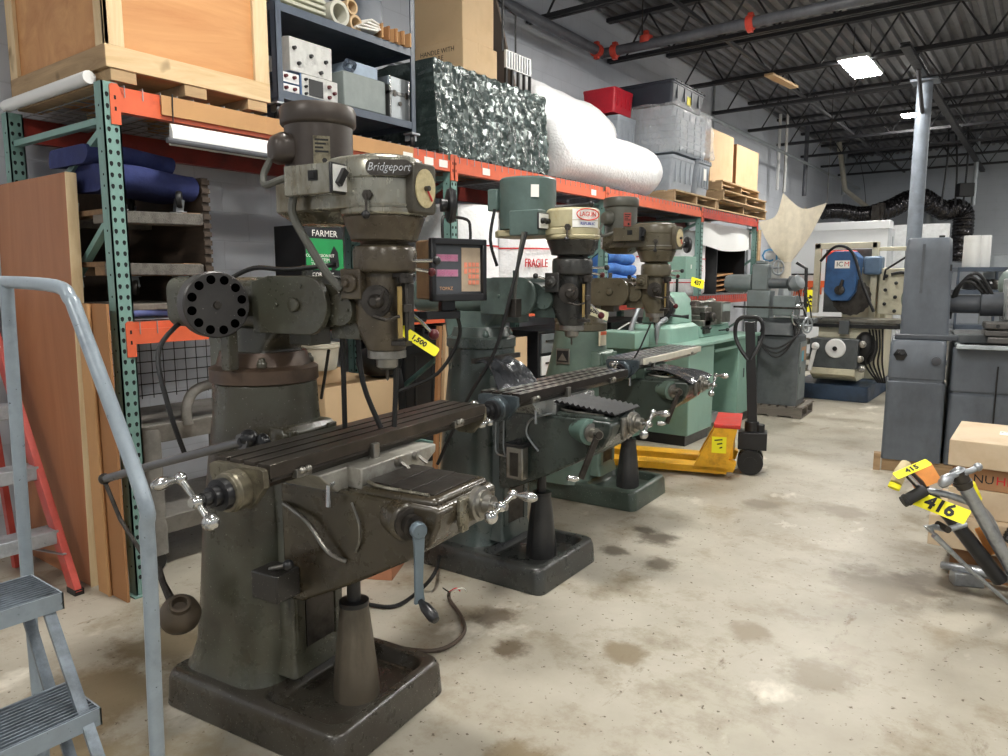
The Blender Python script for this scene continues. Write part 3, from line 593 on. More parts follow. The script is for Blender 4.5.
# the collet carousel on the ram of the near mill
cc = MB(); cc.lathe([(0.10,0),(0.108,0.004),(0.108,0.056),(0.104,0.06)], (-0.56,-0.235,1.470), (0.95,-0.31,0), 40)
RR = []
carousel = cc.build('collet_carousel', mat('black_carousel',(58,56,55),0.4,0.2,speck=(150,148,140),ss=160,sa=0.72), m1)
B = basis((-0.5028,-0.2537,1.470),(0.31,0.95,0),(0.95,-0.31,0))
for i in range(12):
    a = 2*PI*i/12+0.2; hl = MB().lathe([(0.0145,0),(0.0145,0.002),(0.013,0.0025)],(0.083*math.cos(a),0.083*math.sin(a),0),(0,0,1),16); hl.v = [tuple(B@V(p)) for p in hl.v]
    hl.build('collet_hole', mat('hole_black',(2,2,2),0.9,spec=0.0) if i == 0 else bpy.data.materials['hole_black'], carousel)
MB().lathe([(0.014,0),(0.012,0.008),(0,0.009)],(-0.503,-0.2537,1.470),(0.95,-0.31,0),10).build('carousel_hub', M_dsteel, carousel)
MB().bx(-0.54,-0.50,-0.22,-0.18,1.25,1.39).build('carousel_post', C1, carousel, 0.004)
MB().bx(-0.60,-0.55,-0.225,-0.095,1.42,1.50).build('carousel_bracket', C1, carousel, 0.004)
MB().tube([(-0.60,-0.20,1.56),(-0.66,-0.22,1.54),(-0.70,-0.23,1.47),(-0.66,-0.22,1.39),(-0.60,-0.2,1.37)],0.008,6,5).build('carousel_strap', M_dsteel, carousel)
# badge on the belt housing nose, in raised italic letters
B = basis((0.066,-0.106,1.88),(0.82,0.57,0),(0.57,-0.82,0))
bd = MB(); bd.loft([[tuple(B@V((x,y,z))) for x,y in rrect(0.02,0,0.135,0.045,0.02,6)] for z in (-0.03,0.006)])
bdo = bd.build('badge', M_dsteel, m1); text('Bridgeport', 0.034, M_chrome, bdo, B@Matrix.Translation((0.02,0,0.006)), ext=0.002, shear=0.3, sx=0.85)
# feed reversing box, hose and drive shaft on the near mill
fb = MB().bx(-0.39,-0.27,-0.27,-0.165,0.505,0.60).build('oiler_box', mat('black_oiler',(40,38,36),0.4,speck=(150,146,136),ss=140,sa=0.68), m1, 0.006)
MB().tube([(-0.34,-0.23,0.60),(-0.25,-0.24,0.635)],0.008,8).build('oiler_handle', M_steel, fb); MB().ball((-0.245,-0.24,0.637),0.018).build('oiler_knob', M_blackp, fb)
MB().tube([(-0.33,-0.17,0.81),(-0.28,-0.18,0.80),(-0.2,-0.19,0.77),(-0.12,-0.19,0.69),(-0.06,-0.17,0.66)],0.008,8,6).build('oil_line', M_steel, m1)
MB().tube([(-0.03,-0.172,0.86),(0.0,-0.175,0.80),(0.0,-0.175,0.74),(-0.02,-0.17,0.70)],0.004,6,5).build('oil_line', M_steel, m1)
bowl = MB().lathe([(0.0,0),(0.05,0.005),(0.066,0.02),(0.07,0.045),(0.06,0.075),(0.036,0.095),(0.034,0.112),(0.025,0.113),(0.022,0.085),(0.0,0.08)], (-0.70,-0.32,0.37), (0.55,-0.35,0.9), 28).build('lamp_hood', mat('brown_hood',(84,74,62),0.4,0.3), m1)
MB().tube([(-0.71,-0.33,0.42),(-0.78,-0.32,0.49),(-0.83,-0.30,0.53)],[0.018,0.012,0.012],8).build('hood_arm', M_dsteel, bowl)
MB().tube([(-0.44,-0.24,1.02),(-0.85,-0.27,0.90),(-1.14,-0.28,0.81)],0.016,10).tube([(-0.44,-0.24,1.02),(-0.44,-0.19,1.02)],0.03,8).build('lamp_arm', mat('arm_grey',(108,108,110),0.35,0.6), m1)
MB().ball((-0.43,-0.215,1.03),(0.035,0.03,0.03)).ball((-0.38,-0.20,1.02),(0.03,0.02,0.03)).build('arm_pivot', M_blackp, m1)
MB().ball((-1.15,-0.28,0.808),0.022).tube([(-1.15,-0.28,0.80),(-1.02,-0.31,0.68),(-0.86,-0.31,0.53)],0.008,8).build('lower_arm', M_dsteel, m1)
MB().tube([(-0.95,-0.02,1.42),(-0.92,-0.18,1.30),(-0.86,-0.2,1.1),(-0.83,-0.16,0.9)],0.009,8,6).build('black_cable', M_black, m1)
MB().tube([(-0.62,-0.11,1.55),(-0.50,-0.10,1.59),(-0.36,-0.08,1.585),(-0.2,-0.02,1.60)],0.008,8,6).build('black_cable', M_black, m1)
for q in (((-0.22,0.02,1.36),(-0.23,0.03,1.2),(-0.24,0.04,1.04)),((-0.19,0.06,1.38),(-0.17,0.06,1.2),(-0.13,0.1,1.04)),((-0.05,0.09,1.36),(-0.06,0.1,1.2),(-0.07,0.1,1.05))):
    MB().tube(q,0.009,8,4).build('coolant_hose', M_black, m1)
MB().tube([(-0.36,0.1,1.30),(-0.42,0.14,1.2),(-0.5,0.2,1.1)],0.006,6).build('thin_hose', M_black, m1)
def ytag(name, label, M, body, L=0.15, W=0.05, cat='tag', m=M_yellow, sz=0.04):
    t = bpy.data.objects.new(name, None); t.empty_display_size = 0.05; COL.objects.link(t)
    o = t; t['label'] = label; t['category'] = cat; t.location = M.translation; M = M.copy(); M.translation = (0,0,0)
    p = MB(); p.loft([[(x,y,z) for x,y in rrect(0,0,L,W,0.008,3)] for z in (-0.0006,0.0006)]); p.v = [tuple(M@V(q)) for q in p.v]; p.build('tag_sheet', m, t, smooth=False)
    if body: text(body, sz, M_ink, t, M@Matrix.Translation((0,0,0.0016)), ext=0.0006, fat=sz*0.035)
    return t
# --- second mill: dark grey-green, tall teal motor, cream head with a red and blue logo
C2a = mat('dark_grey_green_casting', (66,76,73), 0.32, grime=(48,54,50), gs=3.4, ga=0.45, gb=0.75, speck=(150,158,158), ss=140, sa=0.72, spec=0.7)
C2b = mat('dark_oily_base', (56,58,56), 0.3, grime=(44,40,36), gs=4, ga=0.45, gb=0.75, speck=(150,150,146), ss=150, sa=0.69, spec=0.7)
C2m = mat('teal_grey_motor', (84,102,98), 0.4, grime=(70,86,82), gs=4)
C2c = mat('cream_head', (172,164,132), 0.4, grime=(150,122,62), gs=8, ga=0.5, gb=0.75, stretch=(1,1,0.5))
C2h = mat('dark_head', (62,62,60), 0.3, 0.3, grime=(46,44,42), gs=7)
steelgrey = mat('grey_end_plate', (84,94,100), 0.35, 0.5, grime=(60,62,62), gs=10)
P2 = dict(chk=True, cast=C2a, cast2=mat('teal_ram', (84,100,95), 0.38, grime=(64,74,71), gs=4), basem=C2b, kneem=mat('dark_green_knee',(54,62,58),0.28,grime=(42,46,42),gs=4,speck=(150,160,160),ss=160,sa=0.74,spec=0.7), trim=M_steel, ring=C2a, head=C2h, belt=C2c, mot=C2m, style='round', dial=False, motor='plain', plate2=M_steel, gcable=False,
          way=M_waycover, xarm=(0,0.75,0.65), kcrank='bent', boss=mat('teal_boss',(92,116,108),0.4), sad=mat('scraped_saddle',(176,178,176),0.3,0.5,grime=(60,60,60),gs=9,ga=0.55,gb=0.65), tab=(-0.42,0.74,-0.275,-0.045,1.025), tabm=table_mat('checkered_table',(62,56,52),(170,168,162)), endm=steelgrey, tarm=(0.75,0,-0.6), tr=0.06, ped=mat('dark_pedestal',(52,52,52),0.4,grime=(40,40,40),gs=8), rend=False)
m2 = mill('milling_machine', 'dark grey-green milling machine with a tall teal motor and cream head', (-1.895,3.14), 2.0, P2)
# logo sticker and lower dial on the head, oiler and cover on the knee
for z0,z1,mm_,nm in ((1.835,1.885,M_logo,'logo_band'),(1.80,1.832,M_logo,'maker_band')):
    lg = MB(); A_ = [math.radians(a) for a in range(-62,8,6)]
    lg.loft([[(-0.015+r*math.cos(a),r*math.sin(a),z) for z,r in ((z0,0.1315),(z1,0.1315),(z1,0.133),(z0,0.133))] for a in A_]); lgo = lg.build(nm, mm_, m2, smooth=False)
Bq = basis((-0.015+0.1336*math.cos(-0.5),0.1336*math.sin(-0.5),1.86),(0.48,0.88,0),(0.88,-0.48,0))
text('LAGUN', 0.031, M_logor, m2, Bq, ext=0.0008, sx=0.9)
ov = MB(); pts = [(0.062*math.cos(2*PI*i/28),0.027*math.sin(2*PI*i/28),0.0) for i in range(29)]; ov.tube(pts,0.003,5); ov.v = [tuple(Bq@V(p)) for p in ov.v]; ov.build('logo_oval', M_logor, m2)
Bq.translation = (-0.015+0.1336*math.cos(-0.5),0.1336*math.sin(-0.5),1.816); text('REPUBLIC', 0.019, M_logob, m2, Bq, ext=0.0008)
lub = MB().bx(-0.255,-0.155,-0.235,-0.175,0.55,0.72).build('oil_pump', M_steel, m2, 0.008); MB().bx(-0.23,-0.18,-0.238,-0.234,0.57,0.69).build('sight_glass', M_dsteel, lub); MB().bx(-0.26,-0.15,-0.24,-0.17,0.72,0.735).lathe([(0.015,0),(0.015,0.02)],(-0.2,-0.2,0.735),(0,0,1),10).build('pump_cap', M_blackp, lub)
for dx in (0,0.05): MB().tube([(-0.36+dx,-0.17,0.88),(-0.36+dx,-0.175,0.72),(-0.34+dx,-0.19,0.66),(-0.26,-0.20,0.655)],0.005,6,4).build('oil_line', M_galv, m2)
MB().tube([(-0.02,-0.168,0.90),(-0.14,-0.172,0.86),(-0.17,-0.172,0.78),(-0.10,-0.172,0.70)],0.006,6,5).build('oil_line', M_galv, m2)
def apron(root, x0, x1, y0, y1, z, m, dz=0.1, name='rubber_apron', curl=0.0):
    n = 9; R = []
    for i in range(n+1):
        u = i/n; R.append([(x0+(x1-x0)*u, y0+(y1-y0)*v/n+0.01*math.sin(u*5+v), z-dz*u*u+0.012*math.sin(v*1.9+u*4)+curl*abs(v/n-0.5)) for v in range(n+1)])
    fs = []; vs = [p for r in R for p in r]+[(p[0],p[1],p[2]-0.004) for r in R for p in r]; k = (n+1)*(n+1)
    for i in range(n):
        for j in range(n):
            a = i*(n+1)+j; fs += [(a,a+1,a+n+2,a+n+1),(k+a,k+a+n+1,k+a+n+2,k+a+1)]
    bd = [i for i in range(n+1)]+[(i+1)*(n+1)-1 for i in range(1,n+1)]+[n*(n+1)+j for j in range(n-1,-1,-1)]+[i*(n+1) for i in range(n-1,0,-1)]
    for q in range(len(bd)): a, b = bd[q], bd[(q+1)%len(bd)]; fs.append((b,a,k+a,k+b))
    return MB().add(vs, fs).build(name, m, root, ang=70)
rb = MB()   # ribbed rubber cover in front of the saddle
for i in range(11):
    x = -0.03+i*0.03; rb.prism('y', [(x,0.955-i*0.003),(x+0.016,0.965-i*0.003),(x+0.03,0.952-i*0.003),(x+0.03,0.946-i*0.003),(x,0.949-i*0.003)], -0.14, 0.14)
rb.build('ribbed_cover', mat('ribbed_rubber',(20,21,23),0.45,spec=0.35), m2)
apron(m2, -0.36, -0.2, -0.34, -0.02, 1.15, mat('shiny_vinyl',(58,60,64),0.2,0.4,bump=0.8,bs=9,spec=0.9), 0.16)
MB().bx(-0.375,-0.355,-0.36,0.05,1.14,1.165).build('apron_bar', M_dsteel, m2)
MB().tube([(-0.36,-0.18,1.90),(-0.38,-0.19,1.75),(-0.36,-0.16,1.62)],0.008,8,5).build('motor_cable', M_black, m2)
MB().tube([(-0.17,-0.21,1.78),(-0.20,-0.23,1.55),(-0.20,-0.24,1.45)],0.009,8,5).build('switch_cable', M_conduit, m2); MB().bx(-0.225,-0.175,-0.265,-0.215,1.37,1.46).build('cable_plug', M_dsteel, m2, 0.003)
MB().tube([(-0.16,-0.2,1.78),(-0.20,-0.265,1.5),(-0.27,-0.31,1.2),(-0.42,-0.34,0.95),(-0.6,-0.36,0.6)],0.009,8,6).build('power_cable', M_black, m2)
MB().tube([(-0.06,-0.10,1.90),(0.02,-0.06,1.905),(0.08,0.0,1.915)],0.009,8).ball((0.085,0.0,1.915),0.015).build('shift_lever', M_blackp, m2)
# --- third mill: green column, olive head, checkered table
C3 = mat('green_column_paint', (96,114,103), 0.36, grime=(76,90,80), gs=3, ga=0.45, gb=0.8)
C3o = mat('olive_brown_casting', (90,84,68), 0.32, grime=(66,58,44), gs=5, ga=0.42, gb=0.75, speck=(170,165,150), ss=150, sa=0.74)
P3 = dict(P2); P3.update(wide=1.35, cast=C3, cast2=C3o, basem=mat('grey_green_base',(74,86,78),0.34,grime=(60,66,60),gs=4,speck=(170,176,170),ss=150,sa=0.7), kneem=mat('deep_green_knee',(58,66,60),0.3,grime=(44,50,46),gs=4), ring=C3o, head=C3o, belt=C3o, mot=mat('olive_grey_motor',(84,84,76),0.38,grime=(68,66,58),gs=5), style='step', dial=True, motor='capped', plate2=mat('faded_red_plate',(150,70,60),0.5), swplate=M_blackp, xarm=(0,0.6,0.8), tab=(-0.20,0.98,-0.27,-0.025,1.03), tabm=table_mat('checkered_bright_table',(170,170,168),(44,44,46)), boss=C3, tarm=(0.2,0,1.0), tr=0.06, sad=C3, trim=M_steel, rend=False)
m3 = mill('milling_machine', 'olive-headed milling machine with a green column and pale-edged table', (-2.13,4.61), 3.0, P3)
MB().bx(-0.028,-0.008,-0.16,0.97,0.985,1.028).build('table_guard', mat('cream_guard',(206,202,186),0.45), m3, 0.003)
apron(m3, 0.0, 0.33, -0.17, 0.2, 0.955, bpy.data.materials['shiny_vinyl'], 0.06)
pl3 = MB().bx(-0.66,-0.55,-0.222,-0.21,0.96,1.07).build('maker_plate', M_steel, m3, 0.004); MB().bx(-0.65,-0.56,-0.224,-0.2215,0.975,1.055).build('plate_face', M_blackp, pl3); MB().prism('y',[(-0.64,0.985),(-0.605,1.04),(-0.57,0.985)],-0.2255,-0.2235).build('plate_emblem', M_steel, pl3)
MB().bx(-0.39,-0.375,-0.09,0.0,1.09,1.19).build('spec_plate', mat('cream_plate',(206,196,170),0.5), m3); MB().bx(-0.376,-0.373,-0.09,0.0,1.165,1.19).build('plate_stripe', M_orange, m3)
MB().tube([(-0.02,-0.05,1.26),(-0.05,-0.15,1.1),(-0.1,-0.2,0.98)],0.006,6).build('thin_cable', M_black, m3)
# ------------------------------------------------------------------ pallet rack along the block wall
RX = -3.487; RB = -4.62
UY = [1.66, 4.05, 6.32, 8.74, 10.86]
where = ['beside the plywood sheet', 'behind the digital readout', 'behind the teal motor of the second mill', 'behind the bubble-wrap roll with red print', 'at the far end by the cream canvas funnel']
M_hole = mat('punched_hole', (12,20,20), 0.9, var=0)
M_lred = mat('worn_red_beam', (176,64,48), 0.45, grime=(140,50,40), gs=4, var=0.08)
def post(name, x, root, sx, h=2.44):
    p = MB().bx(x-0.07,x,0,0.008,0,h).bx(x-0.07,x,0.07,0.078,0,h).bx(x-0.006,x,0,0.078,0,h); p.bx(x-0.09,x+0.02,-0.02,0.1,0,0.008)
    p.mats(1); z = 0.1
    while z < h-0.03:
        for y in (0.022,0.056):
            p.loft([[(x+e,y+0.0085*math.cos(a),z+(0.0085 if math.sin(a) > -0.2 else 0.015)*math.sin(a)) for a in [2*PI*i/8 for i in range(8)]] for e in (-0.002,0.0008)])
        if int(z*100) % 2: p.loft([[(x-0.035+0.006*math.cos(a),e,z+0.006*math.sin(a)) for a in [2*PI*i/6 for i in range(6)]] for e in (0.002,-0.0008)])
        z += 0.0508
    return p.build(name, [M_teal, M_hole], root, smooth=False)
for i, y in enumerate(UY):
    t = thing('rack_upright', 'teal punched rack upright frame '+where[i], 'rack frame', (RX, y, 0))
    post('front_post', 0, t, 1); post('rear_post', RB-RX+0.07, t, 1)
    for z0, z1 in ((0.3,0.3),(0.35,1.05),(1.15,1.85),(2.28,2.28),(1.8,2.25)):
        MB().bar((RB-RX+0.06,0.04,z0),(-0.06,0.04,z1),0.035,0.03).build('brace', M_teal, t)
def beam(x, i, z0, z1, m, label, face=1, part=None):
    y0, y1 = UY[i]+0.078, UY[i+1]
    t = thing('rack_beam', label, 'rack beam', (x, y0, z0))
    h = z1-z0; L = y1-y0
    pr = [(-0.05,0),(0,0),(0,h*0.68),(-0.018,h*0.68),(-0.018,h),(-0.05,h)]
    b = MB().prism('y', pr if face > 0 else [(-p[0],p[1]) for p in pr], 0, L); b.build('beam_bar', m, t, smooth=False)
    for yy in (-0.045, L+0.0):
        c = MB().prism('x', [(yy,-0.06),(yy+0.045,-0.06),(yy+0.045,h*0.95),(yy+0.035,h+0.005),(yy+0.01,h+0.005),(yy,h*0.95)], 0.001 if face > 0 else -0.006, 0.006 if face > 0 else -0.001)
        c.mats(1)
        for zz in (0.0,0.05): c.bx(0.0055,0.0068,yy+0.018,yy+0.027,zz,zz+0.018)
        c.build('connector', [m, M_hole], t, smooth=False)
    return t
bt = ['first bay nearest the camera', 'second bay under the shiny wrapped pallet', 'third bay under the bubble-wrap rolls', 'last bay under the stacked pallets']
for i in range(4):
    bmm = M_orange if i < 3 else M_lred
    b_ = beam(RX, i, 2.315, 2.43, bmm, ('orange' if i < 3 else 'dull red')+' upper front rack beam of the '+bt[i], 1)
    beam(RB+0.05, i, 2.30, 2.43, M_redbeam, 'dark red upper rear rack beam of the '+bt[i], 1)
    beam(RX, i, 1.245, 1.35, M_orange if i < 2 else M_lred, ('orange' if i < 2 else 'dull red')+' lower front rack beam of the '+bt[i], 1)
    beam(RB+0.05, i, 1.245, 1.35, M_redbeam, 'dark red lower rear rack beam of the '+bt[i], 1)
    for zz, nm in ((2.432,'upper'),(1.352,'lower')):
        d = MB(); y0, y1 = UY[i]+0.1, UY[i+1]-0.02
        x = RB+0.0
        while x < RX-0.0: d.bx(x,x+0.004,y0,y1,zz+0.004,zz+0.008); x += 0.105
        y = y0
        while y <= y1: d.bx(RB,RX+0.002,y,y+0.004,zz,zz+0.004).bx(RX+0.001,RX+0.005,y,y+0.004,zz-0.05 if zz > 2 else zz-0.06,zz+0.004); y += 0.085
        for yy in (y0+0.3,(y0+y1)/2,y1-0.3): d.bx(RB+0.02,RX-0.02,yy-0.03,yy+0.03,zz-0.03,zz-0.001)
        tag(d.build('wire_deck', M_galv, smooth=False), 'wire mesh deck on the %s beams of the %s' % (nm, bt[i]), 'wire deck')
wb = MB()
for k in range(17): wb.bx(-3.481,-3.478,1.80+k*0.035,1.803+k*0.035,1.30,1.345)
# bay 1 trims: cardboard strip on the beam, hanging fluorescent reflector, paper labels
t = tag(MB().bx(RX+0.007,RX+0.016,1.93,3.66,2.335,2.425).build('cardboard_strip', M_card), 'long tan cardboard strip tied along the front of the first orange beam', 'cardboard strip')
t = thing('fluorescent_reflector', 'long white fluorescent reflector hanging under the first orange beam', 'light fitting', (RX-0.02,1.98,2.205))
MB().prism('y', [(0.004,0.10),(0.012,0.10),(0.030,0.06),(0.03,0.03),(0.0,0.0),(-0.01,0.0),(0.0,0.05)], 0, 1.55).build('reflector', M_white, t); MB().tube([(0.03,-0.03,0.015),(0.03,1.55,0.015)],0.014,8).build('conduit', M_pipe, t)
MB().tube([(0.04,0.0,0.10),(0.045,0.0,0.23)],0.003,5).build('cable_tie', M_black, t)
for yy, ll in ((3.56,'white paper label on the cardboard strip'),(3.78,'small paper label on the orange beam by the second upright'),(3.93,'cream paper label on the orange beam by the second upright'),(4.42,'torn white label on the orange beam just past the second upright'),(6.05,'small white label on the orange beam under the bubble-wrap roll')):
    tag(MB().bx(RX+(0.017 if yy < 3.6 else 0.001),RX+(0.018 if yy < 3.6 else 0.003),yy,yy+0.09,2.335,2.385).build('paper_label', M_paper, smooth=False), ll, 'label')

# --- top shelf
ZT = 2.442
c = thing('plywood_crate', 'big plywood shipping crate with pine battens on the top shelf', 'crate', (-3.53,1.71,ZT))
Lc, Dc, z0, z1 = 0.88, 1.06, 0.075, 1.05
MB().bx(-Dc,-0.02,0.02,Lc-0.02,z0,z1).build('panel', M_ply, c, smooth=False)
for y in (0.0,Lc-0.09): MB().bx(-0.02,0.0,y,y+0.09,z0+0.10,z1).build('batten', M_pinez, c, 0.002)
for x in (-0.09,-Dc): MB().bx(x,x+0.09,0,0.02,z0+0.10,z1).build('batten', M_pinez, c, 0.002)
MB().bx(-0.02,0.002,0,Lc,z0,z0+0.10).build('batten', M_pine, c, 0.002); MB().bx(-Dc,0.0,-0.002,0.02,z0,z0+0.10).build('batten', M_palletx, c, 0.002)
for y in (0.02,Lc/2-0.06,Lc-0.14): MB().bx(-Dc,-0.005,y,y+0.12,0.02,z0).build('foot', M_palletw, c, 0.002)
for yy in (0.55,): MB().bx(0.0,0.004,yy,Lc,z1-0.16,z1-0.13).build('strap', M_black, c)
MB().tube([(-Dc,-0.032,0.036),(-0.10,-0.032,0.036)],0.03,12).build('skid_pipe', M_white, c)

cart = thing('shelf_cart', 'blue-grey steel shelf cart on casters beside the plywood crate', 'cart', (-3.56,2.66,ZT))
Lk, Dk = 1.12, 0.75
for zz in (0.13,0.60,1.1): MB().bx(-Dk,0,0,Lk,zz+0.035,zz+0.04).bx(-0.004,0.002,0,Lk,zz-0.005,zz+0.04).bx(-Dk,-Dk+0.004,0,Lk,zz-0.005,zz+0.04).bx(-Dk,0,-0.002,0.002,zz-0.005,zz+0.04).bx(-Dk,0,Lk-0.002,Lk+0.002,zz-0.005,zz+0.04).build('shelf', M_bluegrey, cart, smooth=False)
for x in (0,-Dk+0.04):
    for y in (0.0,Lk-0.04):
        MB().bx(x-0.04,x+0.004,y+(0 if y < .5 else 0.036),y+0.004+(0 if y < .5 else 0.036),0.10,1.2).bx(x,x+0.004,y,y+0.04,0.10,1.2).build('post', M_bluegrey, cart, smooth=False)
        w = MB().lathe([(0.02,-0.014),(0.048,-0.014),(0.05,-0.008),(0.05,0.008),(0.048,0.014),(0.02,0.014)],(x-0.03,y+0.02,0.05),(0.5,1,0),18).build('caster_wheel', M_black, cart)
        MB().bx(x-0.06,x+0.02,y-0.02,y+0.06,0.088,0.1).bar((x-0.03,y+0.02,0.1),(x-0.03,y+0.02,0.05),0.05,0.06).build('caster_fork', M_galv, cart)
S1, S2 = ZT+0.17, ZT+0.64
def knobs(t, pts, x, r=0.012, m=None):
    for y, z in pts: MB().lathe([(r,0),(r*0.8,0.018),(0,0.019)],(x,y,z),(1,0,0),10).build('knob', m or M_blackp, t)
M_inst = mat('instrument_grey', (196,196,192), 0.45, grime=(150,150,148), gs=9, ga=0.55, gb=0.75)
M_instb = mat('instrument_blue', (70,100,140), 0.45)
o = thing('test_instrument', 'white sloped test instrument stacked on top of the oscilloscope', 'instrument', (-3.62,2.80,S1+0.14))
MB().prism('y', [(0,0.0),(0,0.19),(-0.06,0.2),(-0.3,0.0)], 0, 0.31).build('case', M_inst, o, 0.004); knobs(o, [(0.06,0.05),(0.15,0.11),(0.22,0.03),(0.03,0.13),(0.26,0.1)], 0.0)
o = thing('oscilloscope', 'small oscilloscope with a dark square screen on the shelf cart', 'instrument', (-3.62,2.88,S1))
MB().bx(-0.3,0,0,0.27,0,0.14).build('case', M_inst, o, 0.004); MB().bx(0,0.003,0.05,0.155,0.025,0.12).build('screen', M_blackp, o); knobs(o, [(0.025,0.03),(0.025,0.07),(0.025,0.11)], 0, 0.009); knobs(o, [(0.2,0.10),(0.2,0.04),(0.24,0.07)], 0, 0.012, M_oak); MB().bx(-0.31,-0.001,-0.012,-0.001,0,0.145).build('side_panel', M_instb, o)
for k, (zz, ll) in enumerate(((0,'lower of the two small white meters beside the oscilloscope'),(0.065,'upper of the two small white meters beside the oscilloscope'))):
    o = thing('panel_meter', ll, 'instrument', (-3.62,2.72,S1+zz)); MB().bx(-0.2,0,0,0.14,0,0.062).build('case', M_instb, o, 0.003); MB().bx(0,0.004,0.004,0.136,0.004,0.058).build('face', M_white, o); knobs(o, [(0.04,0.035),(0.10,0.035)], 0.004, 0.011, M_oak)
o = thing('grey_case', 'large grey-green equipment case on the shelf cart beside the aluminium case', 'case', (-3.62,3.20,S1)); MB().bx(-0.4,0,0,0.36,0.02,0.23).build('case_body', mat('case_grey',(128,136,134),0.5), o, 0.006); MB().bx(-0.3,0.006,0.02,0.34,0,0.018).build('case_base', M_blackp, o)
o = thing('meter_box', 'pale blue meter box with coiled leads on top of the grey equipment case', 'instrument', (-3.66,3.24,S1+0.232)); MB().bx(-0.25,0,0.05,0.29,0,0.085).build('case', mat('pale_blue',(150,166,184),0.5), o, 0.004)
for r in (0.03,0.04,0.05): MB().tube([(0.01+0.01*math.sin(3*a),0.04+r*math.cos(a),0.045+r*0.75*math.sin(a)) for a in [2*PI*i/16 for i in range(17)]],0.005,5).build('lead', M_bluegrey, o)
o = thing('aluminium_case', 'upright silver aluminium flight case at the end of the shelf cart', 'case', (-3.6,3.58,S1))
MB().bx(-0.3,0,0,0.185,0,0.275).build('case_body', M_galv, o, 0.004); MB().bx(-0.3,0.003,-0.003,0.188,0.16,0.185).bx(-0.3,0.003,-0.003,0.01,0,0.278).bx(-0.3,0.003,0.178,0.188,0,0.278).build('case_edge', M_chrome, o, 0.002); MB().lathe([(0.014,0),(0.014,0.008)],(0.001,0.09,0.11),(1,0,0),12).build('lock', M_dsteel, o); [MB().bx(0,0.008,q,q+0.02,0.15,0.19).build('latch', M_dsteel, o) for q in (0.03,0.14)]
M_slat = mat('ivory_slat', (190,190,172), 0.5)
for k in range(6): tag(MB().bx(-4.2,-3.6,2.76,3.06,S2+k*0.032,S2+0.02+k*0.032).build('ivory_board', M_slat, None, 0.004), ['lowest','second','third','fourth','fifth','topmost'][k]+' ivory board of the stack on the upper cart shelf', 'board', 'ivory boards on the cart')
for k, (y, z, r, l) in enumerate(((3.16,0.075,0.075,'wide pale cardboard tube end on the upper cart shelf'),(3.29,0.05,0.05,'smaller cardboard tube end beside the wide tube on the cart'),(3.26,0.14,0.045,'upper cardboard tube resting on the two tubes on the cart'))):
    o = MB(); o.lathe([(r*0.72,-0.5),(r,-0.5),(r,0.0),(r*0.72,0.0),(r*0.72,-0.5)],(-3.59,y,S2+z),(1,0,0),22); tag(o.build('cardboard_tube', mat('tube_pale',(196,194,180),0.6) if k == 0 else M_cardl), l, 'tube')
o = MB()
for k in range(4): o.box((-3.7,3.4,S2+0.03+k*0.018),(0.3,0.15,0.012),0.2*k-0.3)
tag(o.build('crumpled_paper', M_paper, None, 0.003), 'crumpled white paper beside the tubes on the upper cart shelf', 'paper')
for k in range(7): tag(MB().box((-3.63-0.01*(k%2),3.49+k*0.037,S2+0.045),(0.2,0.012,0.085),0.15*((k*7)%5-2),).build('packing_strip', M_cardd if k%2 else M_card), 'folded brown cardboard packing strip standing on the upper cart shelf', 'packing', 'packing strips on the cart')
tag(MB().bx(-3.95,-3.8,3.4,3.72,S2,S2+0.35).build('metal_sheet', M_bluegrey, None, 0.004), 'dark blue-grey metal sheet standing at the back of the upper cart shelf', 'sheet')

# shiny wrapped pallet, boxes and leaning board
wp = thing('wrapped_pallet', 'pallet load wrapped in shiny dark crinkled plastic film in the second bay', 'wrapped load', (-3.58,3.98,ZT))
def crinkle(L, D, H, n=34, amp=0.02, top=True, rows_n=14, rnd=0.0):
    m = MB(); KR = rows_n; per = [(0,y*L/n) for y in range(n+1)]+[(-D*x/12,L) for x in range(1,13)]+[(-D,L-y*L/n) for y in range(1,n+1)]+[(-D+D*x/12,0) for x in range(1,12)]
    rows = []
    for k in range(KR+1):
        z = H*k/KR; row = []
        for i,(x,y) in enumerate(per):
            f = amp*(math.sin(i*1.7+math.sin(k*0.9)*1.5)+0.7*math.sin(i*0.6+k*0.8)+random.uniform(-.5,.5))*(0.4+0.6*(1-abs(z/H-0.5)))
            f += random.uniform(-rnd,rnd); dx = 1 if x > -0.01 else (-1 if x < -D+0.01 else 0); dy = 1 if y > L-0.01 else (-1 if y < 0.01 else 0)
            row.append((x+dx*f+(0.05*(1-z/H) if dx > 0 else 0), y+dy*f, z+0.008*math.sin(i)))
        rows.append(row)
    m.loft(rows, False, top); return m
M_dfilm = mat('dark_shiny_film', (58,70,68), 0.2, 0.35, grime=(90,104,102), gs=7, ga=0.5, gb=0.7, bump=0.6, bs=26, spec=1.0)
crinkle(1.42, 0.85, 0.65, 64, 0.005, True, 26, 0.0075).build('plastic_film', M_dfilm, wp, ang=14)
MB().bx(-0.8,-0.03,0.03,1.36,0.0,0.01).build('slip_sheet', M_card, wp)
